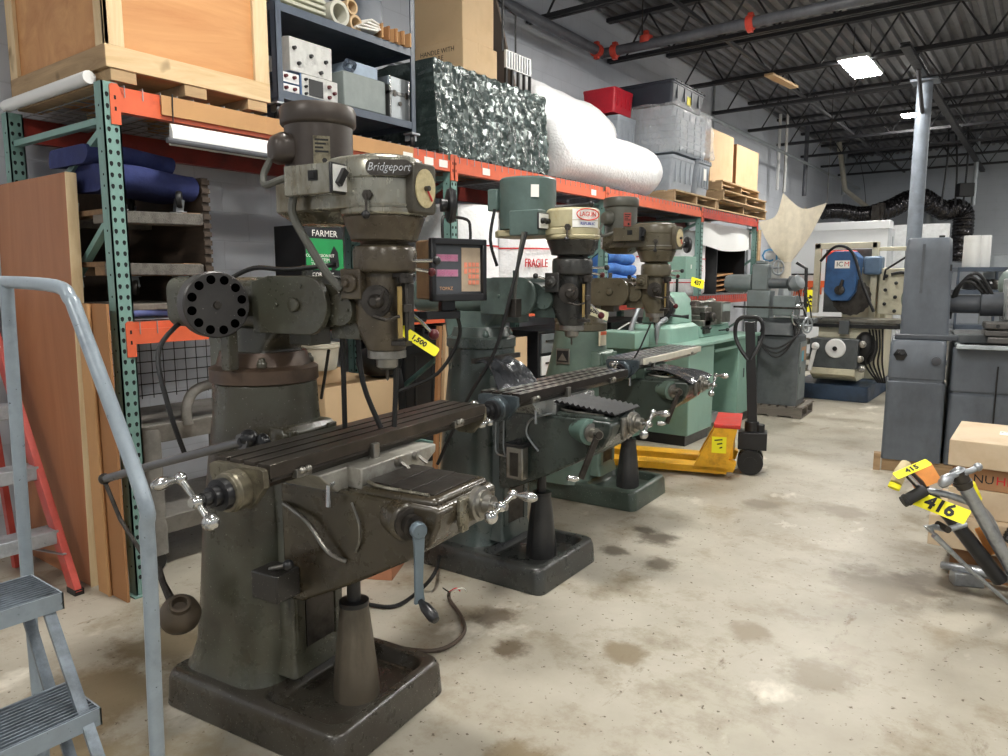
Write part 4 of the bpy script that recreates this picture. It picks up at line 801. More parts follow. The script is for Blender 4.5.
def carton(name, label, loc, d, rz=0, m=None, tape=True, cat='box', txt=None, group=None, flaps=False, tm=None, mf=None):
    t = thing(name, label, cat, loc, rz, group); w, l, h = d
    MB().bx(-w,0,0,l,0,h).build('carton_body', m or M_card, t, 0.004)
    if tape: MB().bx(-w-0.001,0.001,l/2-0.025,l/2+0.025,h-0.06,h+0.0012).build('tape', tm or M_cardl, t, smooth=False)
    if mf: MB().bx(0,0.002,0.002,l-0.002,0.002,h-0.002).build('side_face', mf, t, smooth=False)
    if flaps:
        for s in (0,1): MB().box((-w/2+(w/4+0.02)*(1 if s else -1)*1.9, l/2, h+0.06),(0.006,l,0.16),0,Matrix.Rotation(0.6*(1 if s else -1),3,'Y')).build('flap', m or M_card, t)
    if txt:
        for body, size, M, mm_ in txt: text(body, size, mm_, t, M, ext=0.0004)
    return t
carton('cardboard_box','wide cardboard box lying on the shiny wrapped pallet',(-3.62,4.36,ZT+0.665),(0.5,0.43,0.22),0.02,M_cardl,True,txt=[('HANDLE WITH\nCARE',0.05,basis((-0.25,-0.001,0.13),(1,0,0),(0,-1,0)),M_ink)])
carton('cardboard_box','tall pale cardboard box topping the box on the wrapped pallet',(-3.64,4.38,ZT+0.89),(0.48,0.38,0.42),0,M_cardl,True,tm=M_paper)
o = thing('wire_rack', 'black wire rack with a white louvred front beside the stacked boxes', 'rack', (-3.68,4.98,ZT+0.66))
MB().bx(-0.02,0,0,0.36,0.16,0.30).build('louvre_panel', M_white, o); 
for k in range(9): MB().bx(0.0,0.006,0.02+k*0.037,0.03+k*0.037,0.17,0.29).build('louvre', M_galv, o)
for k in range(5): MB().bx(-0.02,0.0,k*0.085,0.02+k*0.085,0,0.16).build('upright_bar', M_blackp, o)
MB().bx(-0.3,-0.02,0,0.36,0,0.02).tube([(-0.05,0.02,0.3),(-0.05,0.02,0.7)],0.01,6).tube([(-0.05,0.2,0.3),(-0.05,0.2,0.62),(-0.1,0.02,0.7)],0.008,6).build('frame', M_blackp, o)
tag(MB().prism('y', [(-4.6,ZT+0.01),(-3.70,ZT+0.01),(-3.92,ZT+0.75),(-4.15,ZT+1.6),(-4.6,ZT+1.6)], 5.455, 5.48).build('leaning_board', mat('grey_brown_board',(120,108,98),0.7,gs=2)), 'large grey-brown board leaning behind the shiny wrapped pallet', 'board')

# bubble wrap
def bubble(name='bubble_wrap', red=False):
    m, nt, b = _new(name); b.inputs['Base Color'].default_value = (0.93,0.935,0.94,1); b.inputs['Roughness'].default_value = 0.4
    b.inputs['Subsurface Weight'].default_value = 0.0
    tc = nt.nodes.new('ShaderNodeTexCoord'); v = nt.nodes.new('ShaderNodeTexVoronoi'); v.inputs['Scale'].default_value = 42; nt.links.new(tc.outputs['Object'], v.inputs['Vector'])
    bp = nt.nodes.new('ShaderNodeBump'); bp.invert = True; bp.inputs['Strength'].default_value = 0.3; bp.inputs['Distance'].default_value = 0.012; nt.links.new(v.outputs[0], bp.inputs['Height'])
    n = _noise(nt, 6, 4, 0.6); bp2 = nt.nodes.new('ShaderNodeBump'); bp2.inputs['Strength'].default_value = 0.4; bp2.inputs['Distance'].default_value = 0.05; nt.links.new(n.outputs[0], bp2.inputs['Height']); nt.links.new(bp.outputs[0], bp2.inputs['Normal']); nt.links.new(bp2.outputs[0], b.inputs['Normal'])
    return m
M_bub = bubble()
def roll(label, p, q, r, dome=0.12, prints=None):
    t = thing('bubble_wrap_roll', label, 'bubble wrap', p); p0 = V((0,0,0)); q0 = V(q)-V(p); L = q0.length; x, y, d = frame(q0)
    m = MB(); n = 32; RR = []
    for s_, k in ((-dome,0.25),(-dome*0.8,0.6),(-dome*0.4,0.9),(0,1.0),(L*0.15,1.02),(L*0.3,0.98),(L*0.45,1.02),(L*0.6,1.0),(L*0.75,1.03),(L*0.9,1.0),(L+dome*0.2,0.9),(L+dome*0.6,0.65),(L+dome*0.75,0.3)):
        RR.append([d*s_+(x*math.cos(a)+y*math.sin(a))*r*k*(1+0.02*math.sin(5*a+s_*9)) for a in [2*PI*i/n for i in range(n)]])
    m.loft(RR); m.build('roll', M_bub, t, ang=60); return t
roll('largest bubble-wrap roll lying on top behind the others on the upper shelf', (-4.16,5.72,3.08), (-4.14,7.12,3.02), 0.36)
roll('fat bubble-wrap roll lying along the front edge of the upper shelf', (-3.76,5.72,ZT+0.275), (-3.72,7.55,ZT+0.275), 0.27)

# totes and wrapped stack on a pallet
def pallet(label, loc, L=1.1, D=0.95, H=0.13, rz=0, ms=(M_palletw, M_palletx), group=None):
    t = thing('wooden_pallet', label, 'pallet', loc, rz, group)
    for i in range(7): MB().bx(-D+i*D/6.6,-D+i*D/6.6+D*0.105,0,L,H-0.018,H).build('deck_board', ms[0], t, smooth=False)
    for y in (0,L/2-0.02,L-0.04): MB().bx(-D,0,y,y+0.04,0.018,H-0.018).build('stringer', ms[1], t, smooth=False)
    for x in (-D,-D/2-0.05,-0.1): MB().bx(x,x+0.1,0,L,0,0.018).build('bottom_board', ms[0], t, smooth=False)
    return t
pallet('pale wooden pallet under the grey totes on the upper shelf', (-3.5,7.95,ZT), 1.32, 0.95, 0.13)
M_tote = mat('grey_tote', (150,156,164), 0.5, gs=3); M_toteb = mat('black_tote', (46,50,60), 0.45); M_totet = mat('red_tote', (190,30,48), 0.45)
def tote(label, loc, d, m, lid=None, rz=0, taper=0.92, group=None, rim=True):
    t = thing('storage_tote', label, 'tote', loc, rz, group); w,l,h = d
    b = MB(); b.rings([(0,-w/2,l/2,w*taper,l*taper,0.03),(h*0.86,-w/2,l/2,w*0.985,l*0.985,0.03),(h*0.86,-w/2,l/2,w,l,0.03),(h*0.96,-w/2,l/2,w,l,0.03)],3)
    for k in range(4): b.bx(-0.012-0.02*(1-taper),0.0,l*(0.14+0.22*k),l*(0.14+0.22*k)+0.02,h*0.25,h*0.84)
    b.build('tub', m, t, 0.003)
    if lid:
        q = MB().rings([(h*0.94,-w/2,l/2,w+0.03,l+0.03,0.035),(h*1.0,-w/2,l/2,w+0.03,l+0.03,0.035),(h*1.02,-w/2,l/2,w-0.02,l-0.02,0.03)],3)
        for k in range(6): q.bx(-w-0.02,0.02,l*(0.06+0.16*k),l*(0.06+0.16*k)+0.03,h*0.98,h*1.05)
        q.build('lid', lid, t, 0.003)
    return t
zb = ZT+0.132
tote('wide grey tub standing on the pallet below the wrapped stack', (-3.56,8.02,zb), (0.8,0.66,0.42), M_tote)
tote('narrow grey bin beside the wide grey tub with a hanging tag', (-3.55,8.75,zb), (0.5,0.40,0.42), M_tote, M_tote, taper=0.86)
tote('grey tub behind the narrow grey bin on the pallet', (-4.10,8.75,zb), (0.35,0.5,0.42), M_tote)
tag(MB().bx(-3.548,-3.545,8.92,9.0,zb+0.2,zb+0.34).build('bin_tag', M_paper, smooth=False), 'white tag hanging on the front of the narrow grey bin', 'tag')
for k in range(5): tote('thin nested grey tote in the stretch-wrapped stack under the black tote', (-3.56,8.08,zb+0.44+k*0.075), (0.85,0.95,0.1), M_tote, None, 0, 0.95, 'nested grey totes in stretch wrap')
tote('tall grey tote on top of the nested stack inside the stretch wrap', (-3.62,8.12,zb+0.815), (0.76,0.86,0.16), M_tote)
tote('black lidded tote with a yellow label on top of the wrapped stack', (-3.60,8.05,zb+0.985), (0.76,0.95,0.25), M_toteb, M_toteb)
tag(MB().bx(-3.618,-3.614,8.5,8.6,zb+1.03,zb+1.13).build('tote_label', M_yellow, smooth=False), 'yellow label on the black lidded tote', 'label')
tote('red tote beside the black lidded tote', (-4.04,7.50,zb+0.84), (0.42,0.46,0.28), M_totet)
tote('grey tote under the red tote behind the bubble wrap', (-4.0,7.53,zb+0.31), (0.42,0.44,0.52), M_tote)
tote('lowest grey tote of the column under the red tote', (-4.02,7.5,ZT+0.01), (0.40,0.42,0.425), M_tote)
sw = thing('stretch_wrap', 'clear stretch wrap pulled around the stack of grey totes', 'stretch wrap', (-3.53,8.03,zb+0.445))
crinkle(1.05, 0.93, 0.54, 26, 0.010, False).build('film', film('clear_stretch_film', (250,252,254), 0.24, 7, strength=0.7), sw, ang=20)

# cardboard boxes on stacked pallets at the far end
for k in range(3): pallet('%s wooden pallet of the stack at the far end of the upper shelf' % ['bottom','middle','top'][k], (-3.5+0.05*(k%2),9.3+0.06*k,ZT+k*0.13), 2.0-0.2*k, 0.95, 0.13, 0.01*k, (M_palletw, M_palletx))
carton('cardboard_box', 'tall cardboard box on the pallet stack next to the grey bins', (-3.66,9.40,ZT+0.392), (0.55,0.85,0.66), 0, M_card, True, mf=M_cardl)
carton('cardboard_box', 'square cardboard box on the pallet stack at the far end of the shelf', (-3.66,10.38,ZT+0.392), (0.7,0.95,0.60), 0, M_cardd, True, mf=M_cardl)

# --- lower shelf, first bay: dark slatted crate with dollies and moving blankets
ZL = 1.362
M_dwood = wood('dark_crate_wood', (48,38,30), (74,60,48), 'x', 0.7)
o = thing('dark_crate', 'dark brown slatted crate end holding dollies on the lower shelf', 'crate', (-3.62,2.22,ZL))
MB().bx(-0.9,0,-0.02,0.02,0,0.72).build('end_panel', M_dwood, o)
for k in range(16): MB().bx(0,0.012,-0.022,0.022,0.01+k*0.045,0.035+k*0.045).build('edge_rib', M_dwood, o)
MB().bx(-0.92,-0.88,-0.45,0.02,0,0.72).build('back_panel', M_dwood, o)
M_carpet = mat('grey_carpet_strip', (104,100,94), 0.95, grime=(70,66,62), gs=20, bump=0.5, bs=120)
M_dolly = wood('dolly_wood', (96,74,54), (140,110,80), 'y', 0.8)
def dolly(label, loc, tilt=0.0, up=False, m=None):
    t = thing('furniture_dolly', label, 'dolly', loc); t.rotation_euler = (tilt, 0, 0); s = -1 if up else 1
    for x in (-0.12,-0.62): MB().bx(x,x+0.1,0,0.50,0,0.04).build('rail', m or M_dolly, t, 0.002)
    for y in (0.0,0.40): MB().bx(-0.62,-0.02,y,y+0.1,0.04,0.065).build('cross_board', M_dolly, t, 0.002)
    MB().bx(-0.018,0.0,0.0,0.50,0.002,0.06).build('bumper', M_carpet, t, 0.004)
    for x in (-0.07,-0.56):
        for y in (0.1,0.40):
            zc = -0.065 if not up else 0.13
            w = MB().lathe([(0.015,-0.013),(0.04,-0.013),(0.044,-0.006),(0.044,0.006),(0.04,0.013),(0.015,0.013)],(x+0.03,y,zc),(0.6,0.8,0),18).build('caster_wheel', M_dsteel if not up else M_black, t)
            MB().bx(x-0.02,x+0.04,y-0.03,y+0.03,-0.006 if not up else 0.066,0.0 if not up else 0.07).bar((x+0.01,y,0.0 if not up else 0.07),(x+0.03,y,zc),0.04,0.03).build('caster_fork', M_galv, t)
    return t
dolly('wooden dolly with carpet edge, lowest in the stack on the lower shelf', (-3.60,1.68,ZL+0.21))
dolly('wooden dolly, second from the bottom of the stack on the lower shelf', (-3.58,1.52,ZL+0.11+0.09), 0.03, True, M_greyw) if 0 else None
dolly('flat wooden dolly tilted at the top of the stack under the blue blankets', (-3.58,1.68,ZL+0.455), 0.03, True, M_greyw)
tag(MB().box((-3.9,1.95,ZL+0.055),(0.62,0.48,0.03),0.0).build('dolly_board', M_greyw, None, 0.003), 'grey weathered board lying on the folded blue blanket of the lower shelf', 'board')
def blanket(label, loc, d, m, rz=0.0, folds=3, cat='blanket', rx=0.0, tilt=0.0):
    t = thing('folded_blanket', label, cat, loc, rz); t.rotation_euler = (tilt, rx, rz); w,l,h = d; b = MB(); hh = h/folds
    for k in range(folds):
        RR = []
        for i in range(17):
            y = l*i/16; o = rrect(-w/2, hh*(k+0.5), w*(1-0.03*(k%2)), hh*1.06, hh*0.5, 4)
            RR.append([(x+0.012*math.sin(y*14+k*2), y+0.008*math.sin(z*30+k), z+0.012*math.sin(y*9+k*1.3)+0.008*math.sin(x*20)) for x,z in o])
        b.loft(RR)
    b.build('cloth', m, t, ang=70); return t
def quilt(name, c, c2):
    m = mat(name, c, 0.85, grime=c2, gs=6, bump=0.3, bs=30); return m
M_navy = quilt('navy_quilt', (34,42,88), (50,60,112)); M_blueq = quilt('pale_blue_quilt', (92,104,160), (118,130,180)); M_roy = quilt('blue_towel', (70,120,190), (50,90,160))
blanket('lower navy moving blanket folded on top of the dolly stack', (-3.62,1.70,ZL+0.62), (0.4,0.48,0.12), M_navy, 0.0, 1)
blanket('upper navy quilted blanket rolled on the dolly stack', (-3.68,1.66,ZL+0.745), (0.4,0.44,0.085), M_navy, 0.02, 1)
blanket('pale blue quilted blanket under the lowest dolly on the lower shelf', (-3.60,1.70,ZL+0.0), (0.6,0.46,0.038), M_blueq, 0.02, 1)
# green and black tool carton
t = carton('tool_carton', 'green and black printed tool carton behind the ram of the near mill', (-3.62,2.86,ZL), (0.3,0.30,0.52), 0, M_blackp, False, txt=[('FARMER', 0.055, basis((0.003,0.15,0.47),(0,1,0),(1,0,0)), M_paper),('COMPRESSION KIT\n18 V SYSTEM\nTWO SPEED', 0.026, basis((0.0035,0.11,0.31),(0,1,0),(1,0,0)), M_paper),('CORDLESS', 0.036, basis((0.003,0.13,0.22),(0,1,0),(1,0,0)), M_paper)])
MB().bx(0.0005,0.002,0.005,0.295,0.25,0.44).build('green_panel', mat('green_print',(20,140,74),0.5), t); MB().prism('x', [(0.2,0.24),(0.26,0.27),(0.25,0.36),(0.22,0.40),(0.18,0.33)], 0.002, 0.003).build('tool_picture', M_blackp, t)
# bays two to four, lower shelf
def roll2(label, p, r, h, txt=True):
    t = thing('bubble_wrap_roll', label, 'bubble wrap', p); m = MB(); n = 32; RR = []
    for s_, k in ((0,0.9),(0.03,1.0),(h*0.3,1.02),(h*0.6,0.99),(h-0.05,1.01),(h-0.01,0.92),(h,0.6),(h-0.02,0.2)): RR.append([(r*k*math.cos(a)*(1+0.02*math.sin(4*a)),r*k*math.sin(a),s_) for a in [2*PI*i/n for i in range(n)]])
    m.loft(RR); m.build('roll', M_bub, t, ang=60)
    if txt:
        for z_ in (0.15,0.45):
            b = MB(); A_ = [math.radians(a) for a in range(-75,35,6)]; b.loft([[(rr*math.cos(a),rr*math.sin(a),zz) for rr,zz in ((r*1.03,z_),(r*1.03,z_+0.012),(r*1.034,z_+0.012),(r*1.034,z_))] for a in A_]); b.build('print_stripe', M_redink, t)
        text('FRAGILE', 0.10, M_redink, t, basis((r*1.035*math.cos(-0.5),r*1.035*math.sin(-0.5),0.33),(0.48,0.88,0),(0.88,-0.48,0)), ext=0.003, sx=0.6)
    return t
roll2('upright bubble-wrap roll on the lower shelf behind the digital readout', (-3.92,4.62,ZL), 0.34, 0.78)
roll2('upright bubble-wrap roll on the lower shelf behind the cream mill head', (-3.92,5.45,ZL), 0.40, 0.72)
roll2('upright bubble-wrap roll with red print behind the olive mill head', (-3.95,8.1,ZL), 0.36, 0.80)
roll2('upright bubble-wrap roll with red print behind the green machine switch box', (-3.95,9.18,ZL), 0.33, 0.82)
for k in range(4): blanket('%s folded blue towel of the pile on the lower shelf' % ['bottom','second','third','top'][k], (-3.62,6.66,ZL+0.02+k*0.115), (0.5,0.72-0.02*k,0.11), M_roy, 0.02*k, 1, 'towel')
carton('cardboard_box', 'cardboard box under the upright red-print roll on the lower shelf', (-3.66,7.46,ZL), (0.5,0.2,0.22), 0, M_cardd)
o = thing('dark_void_box', 'black open box standing for the dark void on the lower shelf of the last bay, holding loose cardboard', 'cabinet', (-3.60,9.62,ZL))  # black shell put in as the shaded void under the shelf
for b_, nm in (((-0.8,0,0,0.02,0,0.75),'side'),((-0.8,0,1.1,1.12,0,0.75),'side'),((-0.8,0,0,1.12,0.74,0.76),'top'),((-0.8,-0.78,0,1.12,0,0.75),'back')): MB().bx(*b_).build(nm, M_blackp, o)
for k in range(4): tag(MB().box((-3.92-0.01*k,10.14+0.03*k,ZL+0.05+0.07*k),(0.5,0.72,0.012),0,Matrix.Rotation(0.06,3,'X')@Matrix.Rotation(0.05*k-0.1,3,'Z')).build('loose_cardboard', M_card if k%2 else M_cardd, smooth=False), '%s sheet of loose cardboard inside the black void box' % ['lowest','second','third','top'][k], 'cardboard')
tag(MB().bx(-3.56,-3.46,10.9,11.0,1.36,2.28).build('narrow_slat_stack', M_palletw, None, 0.004), 'narrow stack of wooden slats at the far end of the rack', 'wood')
# white cloth hung in the last bay
apron_c = bpy.data.objects.new('white_sheet', None); COL.objects.link(apron_c); tag(apron_c, 'white plastic sheet hung under the dull red beam of the last bay', 'sheet'); apron_c.location = (-3.56,8.95,2.0)
ap = MB(); n = 14; RR = [[(-0.02+0.02*math.sin(y*7+z),y*2.0/n,-0.0+0.28*z+(-0.06*math.sin(PI*y/n) if z == 0 else 0)) for y in range(n+1)] for z in (0,1)]
ap.loft([[RR[0][i],(RR[0][i][0]-0.006,)+RR[0][i][1:],(RR[1][i][0]-0.006,)+RR[1][i][1:],RR[1][i]] for i in range(n+1)]); ap.build('sheet', M_white, apron_c, ang=70)

# --- floor level under the rack
tag(MB().bx(-4.5,-3.56,1.9,3.9,1.18,1.2).build('shelf_liner', M_blackp), 'black board hung under the lower beams of the first bay', 'board') if 0 else None
sc_ = thing('utility_cart', 'pale grey plastic utility cart under the rack behind the near mill', 'cart', (-3.62,1.84,0))
Mc = mat('cart_grey', (132,128,122), 0.5, grime=(98,94,88), gs=5)
for zz in (0.20,0.70): MB().rings([(zz,-0.35,0.4,0.55,0.8,0.05),(zz+0.10,-0.35,0.4,0.6,0.85,0.05)],4).build('tray', Mc, sc_, 0.004)
for x in (-0.10,-0.60):
    for y in (0.05,0.75): MB().rings([(0.10,x,y,0.10,0.10,0.02),(0.78,x,y,0.09,0.09,0.02)],3).build('leg', Mc, sc_, 0.004); MB().lathe([(0.01,-0.015),(0.05,-0.015),(0.055,0),(0.05,0.015),(0.01,0.015)],(x,y,0.055),(1,0.3,0),16).build('caster_wheel', M_black, sc_)
MB().tube([(-0.05,0.24,0.78),(-0.05,0.24,0.88),(-0.05,0.32,0.97),(-0.05,0.6,0.99)],0.028,10,5).build('handle', Mc, sc_)
gb = MB()
for k in range(12): gb.tube([(-4.2,1.9+k*0.07,0.86),(-4.2,1.9+k*0.07,1.22)],0.003,4)
for k in range(6): gb.tube([(-4.2,1.9,0.88+k*0.065),(-4.2,2.7,0.88+k*0.065)],0.003,4)
tag(gb.build('wire_basket_panel', M_black), 'black wire grid panel hanging behind the grey utility cart', 'wire panel')
carton('cardboard_box', 'open pine-coloured carton on the floor behind the near mill column', (-3.68,3.02,0.0), (0.55,0.66,0.86), 0, M_cardl, False, flaps=False, mf=M_cardl)
carton('cardboard_box', 'small carton on top of the open carton behind the near mill', (-3.80,3.02,0.862), (0.4,0.28,0.1), 0.1, M_cardl)
o = tag(MB().lathe([(0.02,0),(0.13,0.0),(0.15,0.14),(0.165,0.15),(0.165,0.17),(0.13,0.175),(0.02,0.178)],(-3.85,3.1,0.966),(0,0,1),28).build('round_tin', mat('ivory_tin',(206,200,182),0.5)), 'round ivory tin on the small carton behind the near mill', 'tin')
bk = thing('black_bag', 'black cloth bag slumped beside the open carton under the rack', 'bag', (-3.80,3.84,0)); b = MB()
b.loft([[( -0.2+r*0.9*math.cos(a)*(1+0.1*math.sin(3*a+z*7)), r*math.sin(a)*(1+0.08*math.cos(4*a)), z) for a in [2*PI*i/24 for i in range(24)]] for z,r in ((0,0.17),(0.1,0.19),(0.4,0.19),(0.7,0.18),(0.95,0.14),(1.1,0.06))]); b.build('bag_body', mat('black_cloth',(20,21,24),0.8,bump=0.3,bs=20), bk, ang=70)
blk = tag(MB().ball((-3.78,3.6,0.98),(0.16,0.17,0.12)).build('black_cushion', M_black), 'black bundled cloth on the carton behind the near mill spindle', 'cloth')
for k, (y, w, l) in enumerate(((3.80,0.03,'thin brown cardboard sheet standing behind the yellow mill tag'),(3.87,0.24,'pale flattened carton standing between the first and second mills'))):
    tag(MB().box((-3.43-0.0*k,y+w/2,0.62),(0.03,w,1.22),0,Matrix.Rotation(-0.06,3,'X')).build('cardboard_sheet', M_cardd if k == 0 else M_cardl), l, 'cardboard')
o = thing('tool_chest', 'black tool chest with white drawers under the rack behind the green column', 'tool chest', (-3.6,5.35,0))
MB().bx(-0.5,0,0,0.94,0,1.1).build('chest_body', M_blackp, o, 0.005)
for k in range(5): d_ = MB().bx(0,0.015,0.04,0.30,0.1+k*0.2,0.27+k*0.2).build('drawer', M_white if k%2 else M_galv, o, 0.003); MB().bx(0.015,0.025,0.1,0.24,0.2+k*0.2,0.215+k*0.2).build('handle', M_dsteel, d_)
for k in range(3): carton('black_case', '%s black plastic case in the stack under the rack behind the green machine' % ['bottom','middle','top'][k], (-3.6,6.6+0.05*k,0.0+k*0.372), (0.6,1.2,0.37), 0, M_blackp, False, 'case')
tag(MB().tube([(-3.5,6.5,1.0),(-3.45,6.9,1.12),(-3.5,7.3,0.98)],0.008,6,5).build('white_cable', M_white), 'thin white cable draped over the stacked black cases', 'cable')

tote('tall black bin added as dark fill against the wall behind the second mill column', (-4.15,4.22,0), (0.5,0.95,1.1), M_blackp, M_blackp)  # added to darken the gap where pale wall would show
_q = ax(519,360,-3.42); tag(MB().box((-3.42,_q.y,0.545),(0.02,0.20,1.09),0.0).build('cardboard_sheet', M_cardl), 'pale board standing between the second mill and the black tool chest', 'cardboard')
# digital readout on its bracket
dr = thing('digital_readout', 'digital readout display box with two red number windows between the mills', 'readout', (-2.288,2.511,1.459), math.radians(-18)); dr.scale = (0.93,0.93,0.93)
MB().bx(-0.15,0,0,0.31,0,0.295).build('housing', mat('tan_housing',(112,88,62),0.45,grime=(86,66,46),gs=8), dr, 0.008)
MB().bx(-0.005,0.03,-0.008,0.318,-0.008,0.03).bx(-0.005,0.03,-0.008,0.318,0.272,0.303).bx(-0.005,0.03,-0.008,0.018,-0.008,0.303).bx(-0.005,0.03,0.292,0.318,-0.008,0.303).build('bezel', M_blackp, dr, 0.005)
fp = MB().bx(0,0.008,0.015,0.295,0.025,0.275).build('front_panel', mat('panel_grey',(70,74,80),0.5), dr)
for z_ in (0.115,0.19): w_ = MB().bx(0.008,0.010,0.03,0.155,z_,z_+0.035).build('number_window', mat('red_window',(176,128,150),0.3), fp); text('888888', 0.038, mat('dim_digit',(196,110,150),0.4), w_, basis((0.0105,0.0925,z_+0.017),(0,1,0),(1,0,0)), ext=0.0004)
kp = MB().bx(0.008,0.011,0.175,0.288,0.04,0.26).build('keypad', mat('keypad_tan',(178,160,138),0.5), fp)
Mk = mat('orange_key', (226,138,112), 0.5)
for i in range(3):
    for j in range(4): MB().bx(0.011,0.014,0.215+i*0.023,0.232+i*0.023,0.075+j*0.03,0.096+j*0.03).build('key', Mk, kp)
MB().bx(0.011,0.014,0.19,0.207,0.16,0.186).bx(0.011,0.014,0.19,0.207,0.13,0.154).build('key', Mk, kp)
text('TOPAZ', 0.024, mat('logo_tan',(196,150,110),0.5), fp, basis((0.009,0.085,0.055),(0,1,0),(1,0,0)), ext=0.0004)
MB().bx(-0.10,-0.06,0.10,0.18,-0.06,0.0).bx(-0.12,-0.04,0.0,0.2,-0.1,-0.06).box((-0.16,-0.26,-0.09),(0.06,0.62,0.055),0.0).build('bracket_arm', M_blackp, dr, 0.004)
MB().tube([(-0.1,0.2,-0.05),(-0.12,0.24,-0.2),(-0.2,0.15,-0.4),(-0.35,0.0,-0.5)],0.01,8,6).build('cable', M_black, dr)
MB().tube([(-0.08,0.12,0.30),(-0.08,0.12,0.40),(-0.1,0.16,0.42),(-0.1,0.28,0.41),(-0.1,0.30,0.36),(-0.1,0.30,0.3)],0.008,8,4).build('carry_loop', M_black, dr)
B = basis((0,0,0),(0.75,0.5,-0.55),(0.8,-0.55,0.45)); B.translation = ad(419,341,2.30)
ytag('lot_tag', 'yellow lot tag hanging by the spindle of the near mill', B, '1,500', 0.14, 0.034, sz=0.024)
B = basis((0,0,0),(0.5,0.75,-0.35),(0.85,-0.5,0.4)); B.translation = ad(592,311,3.75)
ytag('lot_tag', 'pale lot tag hanging from the quill of the second mill', B, '1,600', 0.19, 0.05, m=mat('pale_tag',(244,238,200),0.6), sz=0.03)
# ------------------------------------------------------------------ green tool-room grinder / lathe
M_green = mat('machine_green', (130,164,150), 0.4, grime=(112,144,131), gs=3, ga=0.5, gb=0.85, var=0.05)
M_greend = mat('machine_green_dark', (98,130,118), 0.45, grime=(82,110,99), gs=3)
g = thing('green_lathe', 'mint green lathe on a cabinet stand behind the third mill', 'lathe', (-2.60, 6.36, 0))
MB().bx(-0.75,0,0,0.62,0.10,0.93).build('left_pedestal', M_green, g, 0.012); MB().bx(-0.75,0,1.34,1.95,0.10,0.93).build('right_pedestal', M_green, g, 0.012)
[MB().bx(-0.70,-0.03,q,q+0.57,0,0.10).build('plinth', M_blackp, g) for q in (0.02,1.36)]
MB().bx(-0.75,-0.28,0.62,1.34,0.10,0.93).build('recess_panel', M_greend, g); MB().bx(-0.03,0.0,0.64,1.32,0.84,0.865).build('pull_rail', M_green, g)
MB().bx(-0.30,-0.06,0.66,0.95,0.10,0.20).build('recess_tray', M_galv, g)
MB().bx(-0.75,-0.72,-0.5,0.0,0.1,0.9).build('side_cover', M_greend, g) if 0 else None
MB().bx(0,0.003,1.50,1.53,0.50,0.60).build('latch', M_blackp, g); lb = MB().bx(0,0.002,1.78,1.88,0.42,0.54).build('label_plate', M_paper, g); MB().bx(0.002,0.003,1.79,1.87,0.47,0.53).build('label_print', M_ink, lb)
MB().rings([(0.93,-0.40,0.98,0.86,2.1,0.03),(0.962,-0.40,0.98,0.86,2.1,0.03)],3).build('chip_tray', M_green, g, 0.004)
MB().rings([(0.962,-0.40,0.30,0.46,0.75,0.06),(1.10,-0.40,0.30,0.44,0.72,0.06),(1.13,-0.4,0.3,0.36,0.66,0.05)],4).build('bed_base', M_green, g, 0.006)
MB().rings([(0.962,-0.40,1.18,0.36,0.95,0.03),(1.08,-0.40,1.18,0.34,0.95,0.03)],3).build('bed', M_green, g, 0.006)
hs = MB().rings([(1.13,-0.42,0.42,0.34,0.48,0.04),(1.36,-0.42,0.42,0.32,0.46,0.05),(1.43,-0.42,0.42,0.24,0.40,0.08)],5).build('headstock', M_green, g, 0.008)
B_ = (-0.36,0.16,1.29)
MB().lathe([(0.03,-0.03),(0.13,-0.02),(0.14,0.0),(0.14,0.06),(0.10,0.07)],B_,(0,-1,0),30).build('pulley_guard', M_blackp, hs)
MB().lathe([(0.10,0.06),(0.10,0.10),(0.07,0.11),(0.06,0.10),(0.04,0.10),(0.04,0.14),(0.02,0.145)],B_,(0,-1,0),26).build('spindle_drive', M_dsteel, hs)
MB().tube([(-0.24,0.10,1.22),(-0.14,0.12,1.21),(-0.08,0.14,1.21)],[0.012,0.012,0.022],10).build('lever', M_blackp, hs); MB().bx(-0.255,-0.25,0.58,0.61,1.30,1.33).build('name_plate', M_blackp, hs)
MB().lathe([(0.06,0),(0.06,0.05),(0.09,0.055),(0.09,0.12),(0.04,0.13)],(-0.42,0.66,1.28),(0,1,0),24).build('chuck', M_dsteel, g)
MB().bx(-0.58,-0.2,0.82,1.30,1.08,1.14).bx(-0.52,-0.24,0.86,1.2,1.14,1.19).bx(-0.46,-0.24,0.95,1.14,1.19,1.27).bx(-0.52,-0.40,1.1,1.35,1.12,1.33).build('cross_slide', M_steel, g, 0.006)
MB().bx(-0.26,-0.20,0.86,1.02,1.00,1.22).lathe([(0.05,0),(0.05,0.04),(0.02,0.05)],(-0.2,1.0,1.17),(1,0,0),16).build('carriage_apron', M_dsteel, g, 0.004)
MB().lathe([(0.03,0),(0.03,0.35),(0.05,0.36),(0.05,0.42)],(-0.42,1.2,1.30),(0,1,0),16).bx(-0.30,-0.15,1.18,1.45,1.10,1.32).build('tailstock_turret', M_instb if 0 else M_steel, g, 0.006)
MB().bx(-0.148,-0.142,1.2,1.43,1.22,1.30).build('index_plate', mat('pale_plate',(170,180,176),0.4,0.3), g)
for q in ((-0.2,0.75,1.06),(-0.18,1.2,1.02)): MB().tube([q,(q[0]+0.08,q[1]+0.01,q[2]+0.01)],0.008,6).ball((q[0]+0.09,q[1]+0.01,q[2]+0.01),0.02).build('control_lever', M_blackp, g)
MB().bx(-0.42,-0.40,0.60,0.62,1.4,1.66).build('box_post', M_blackp, g); sbx = MB().bx(-0.50,-0.26,0.46,0.72,1.56,1.78).build('switch_box', M_green, g, 0.004); MB().bx(-0.2595,-0.258,0.58,0.6,1.66,1.7).build('label_print', M_paper, sbx)
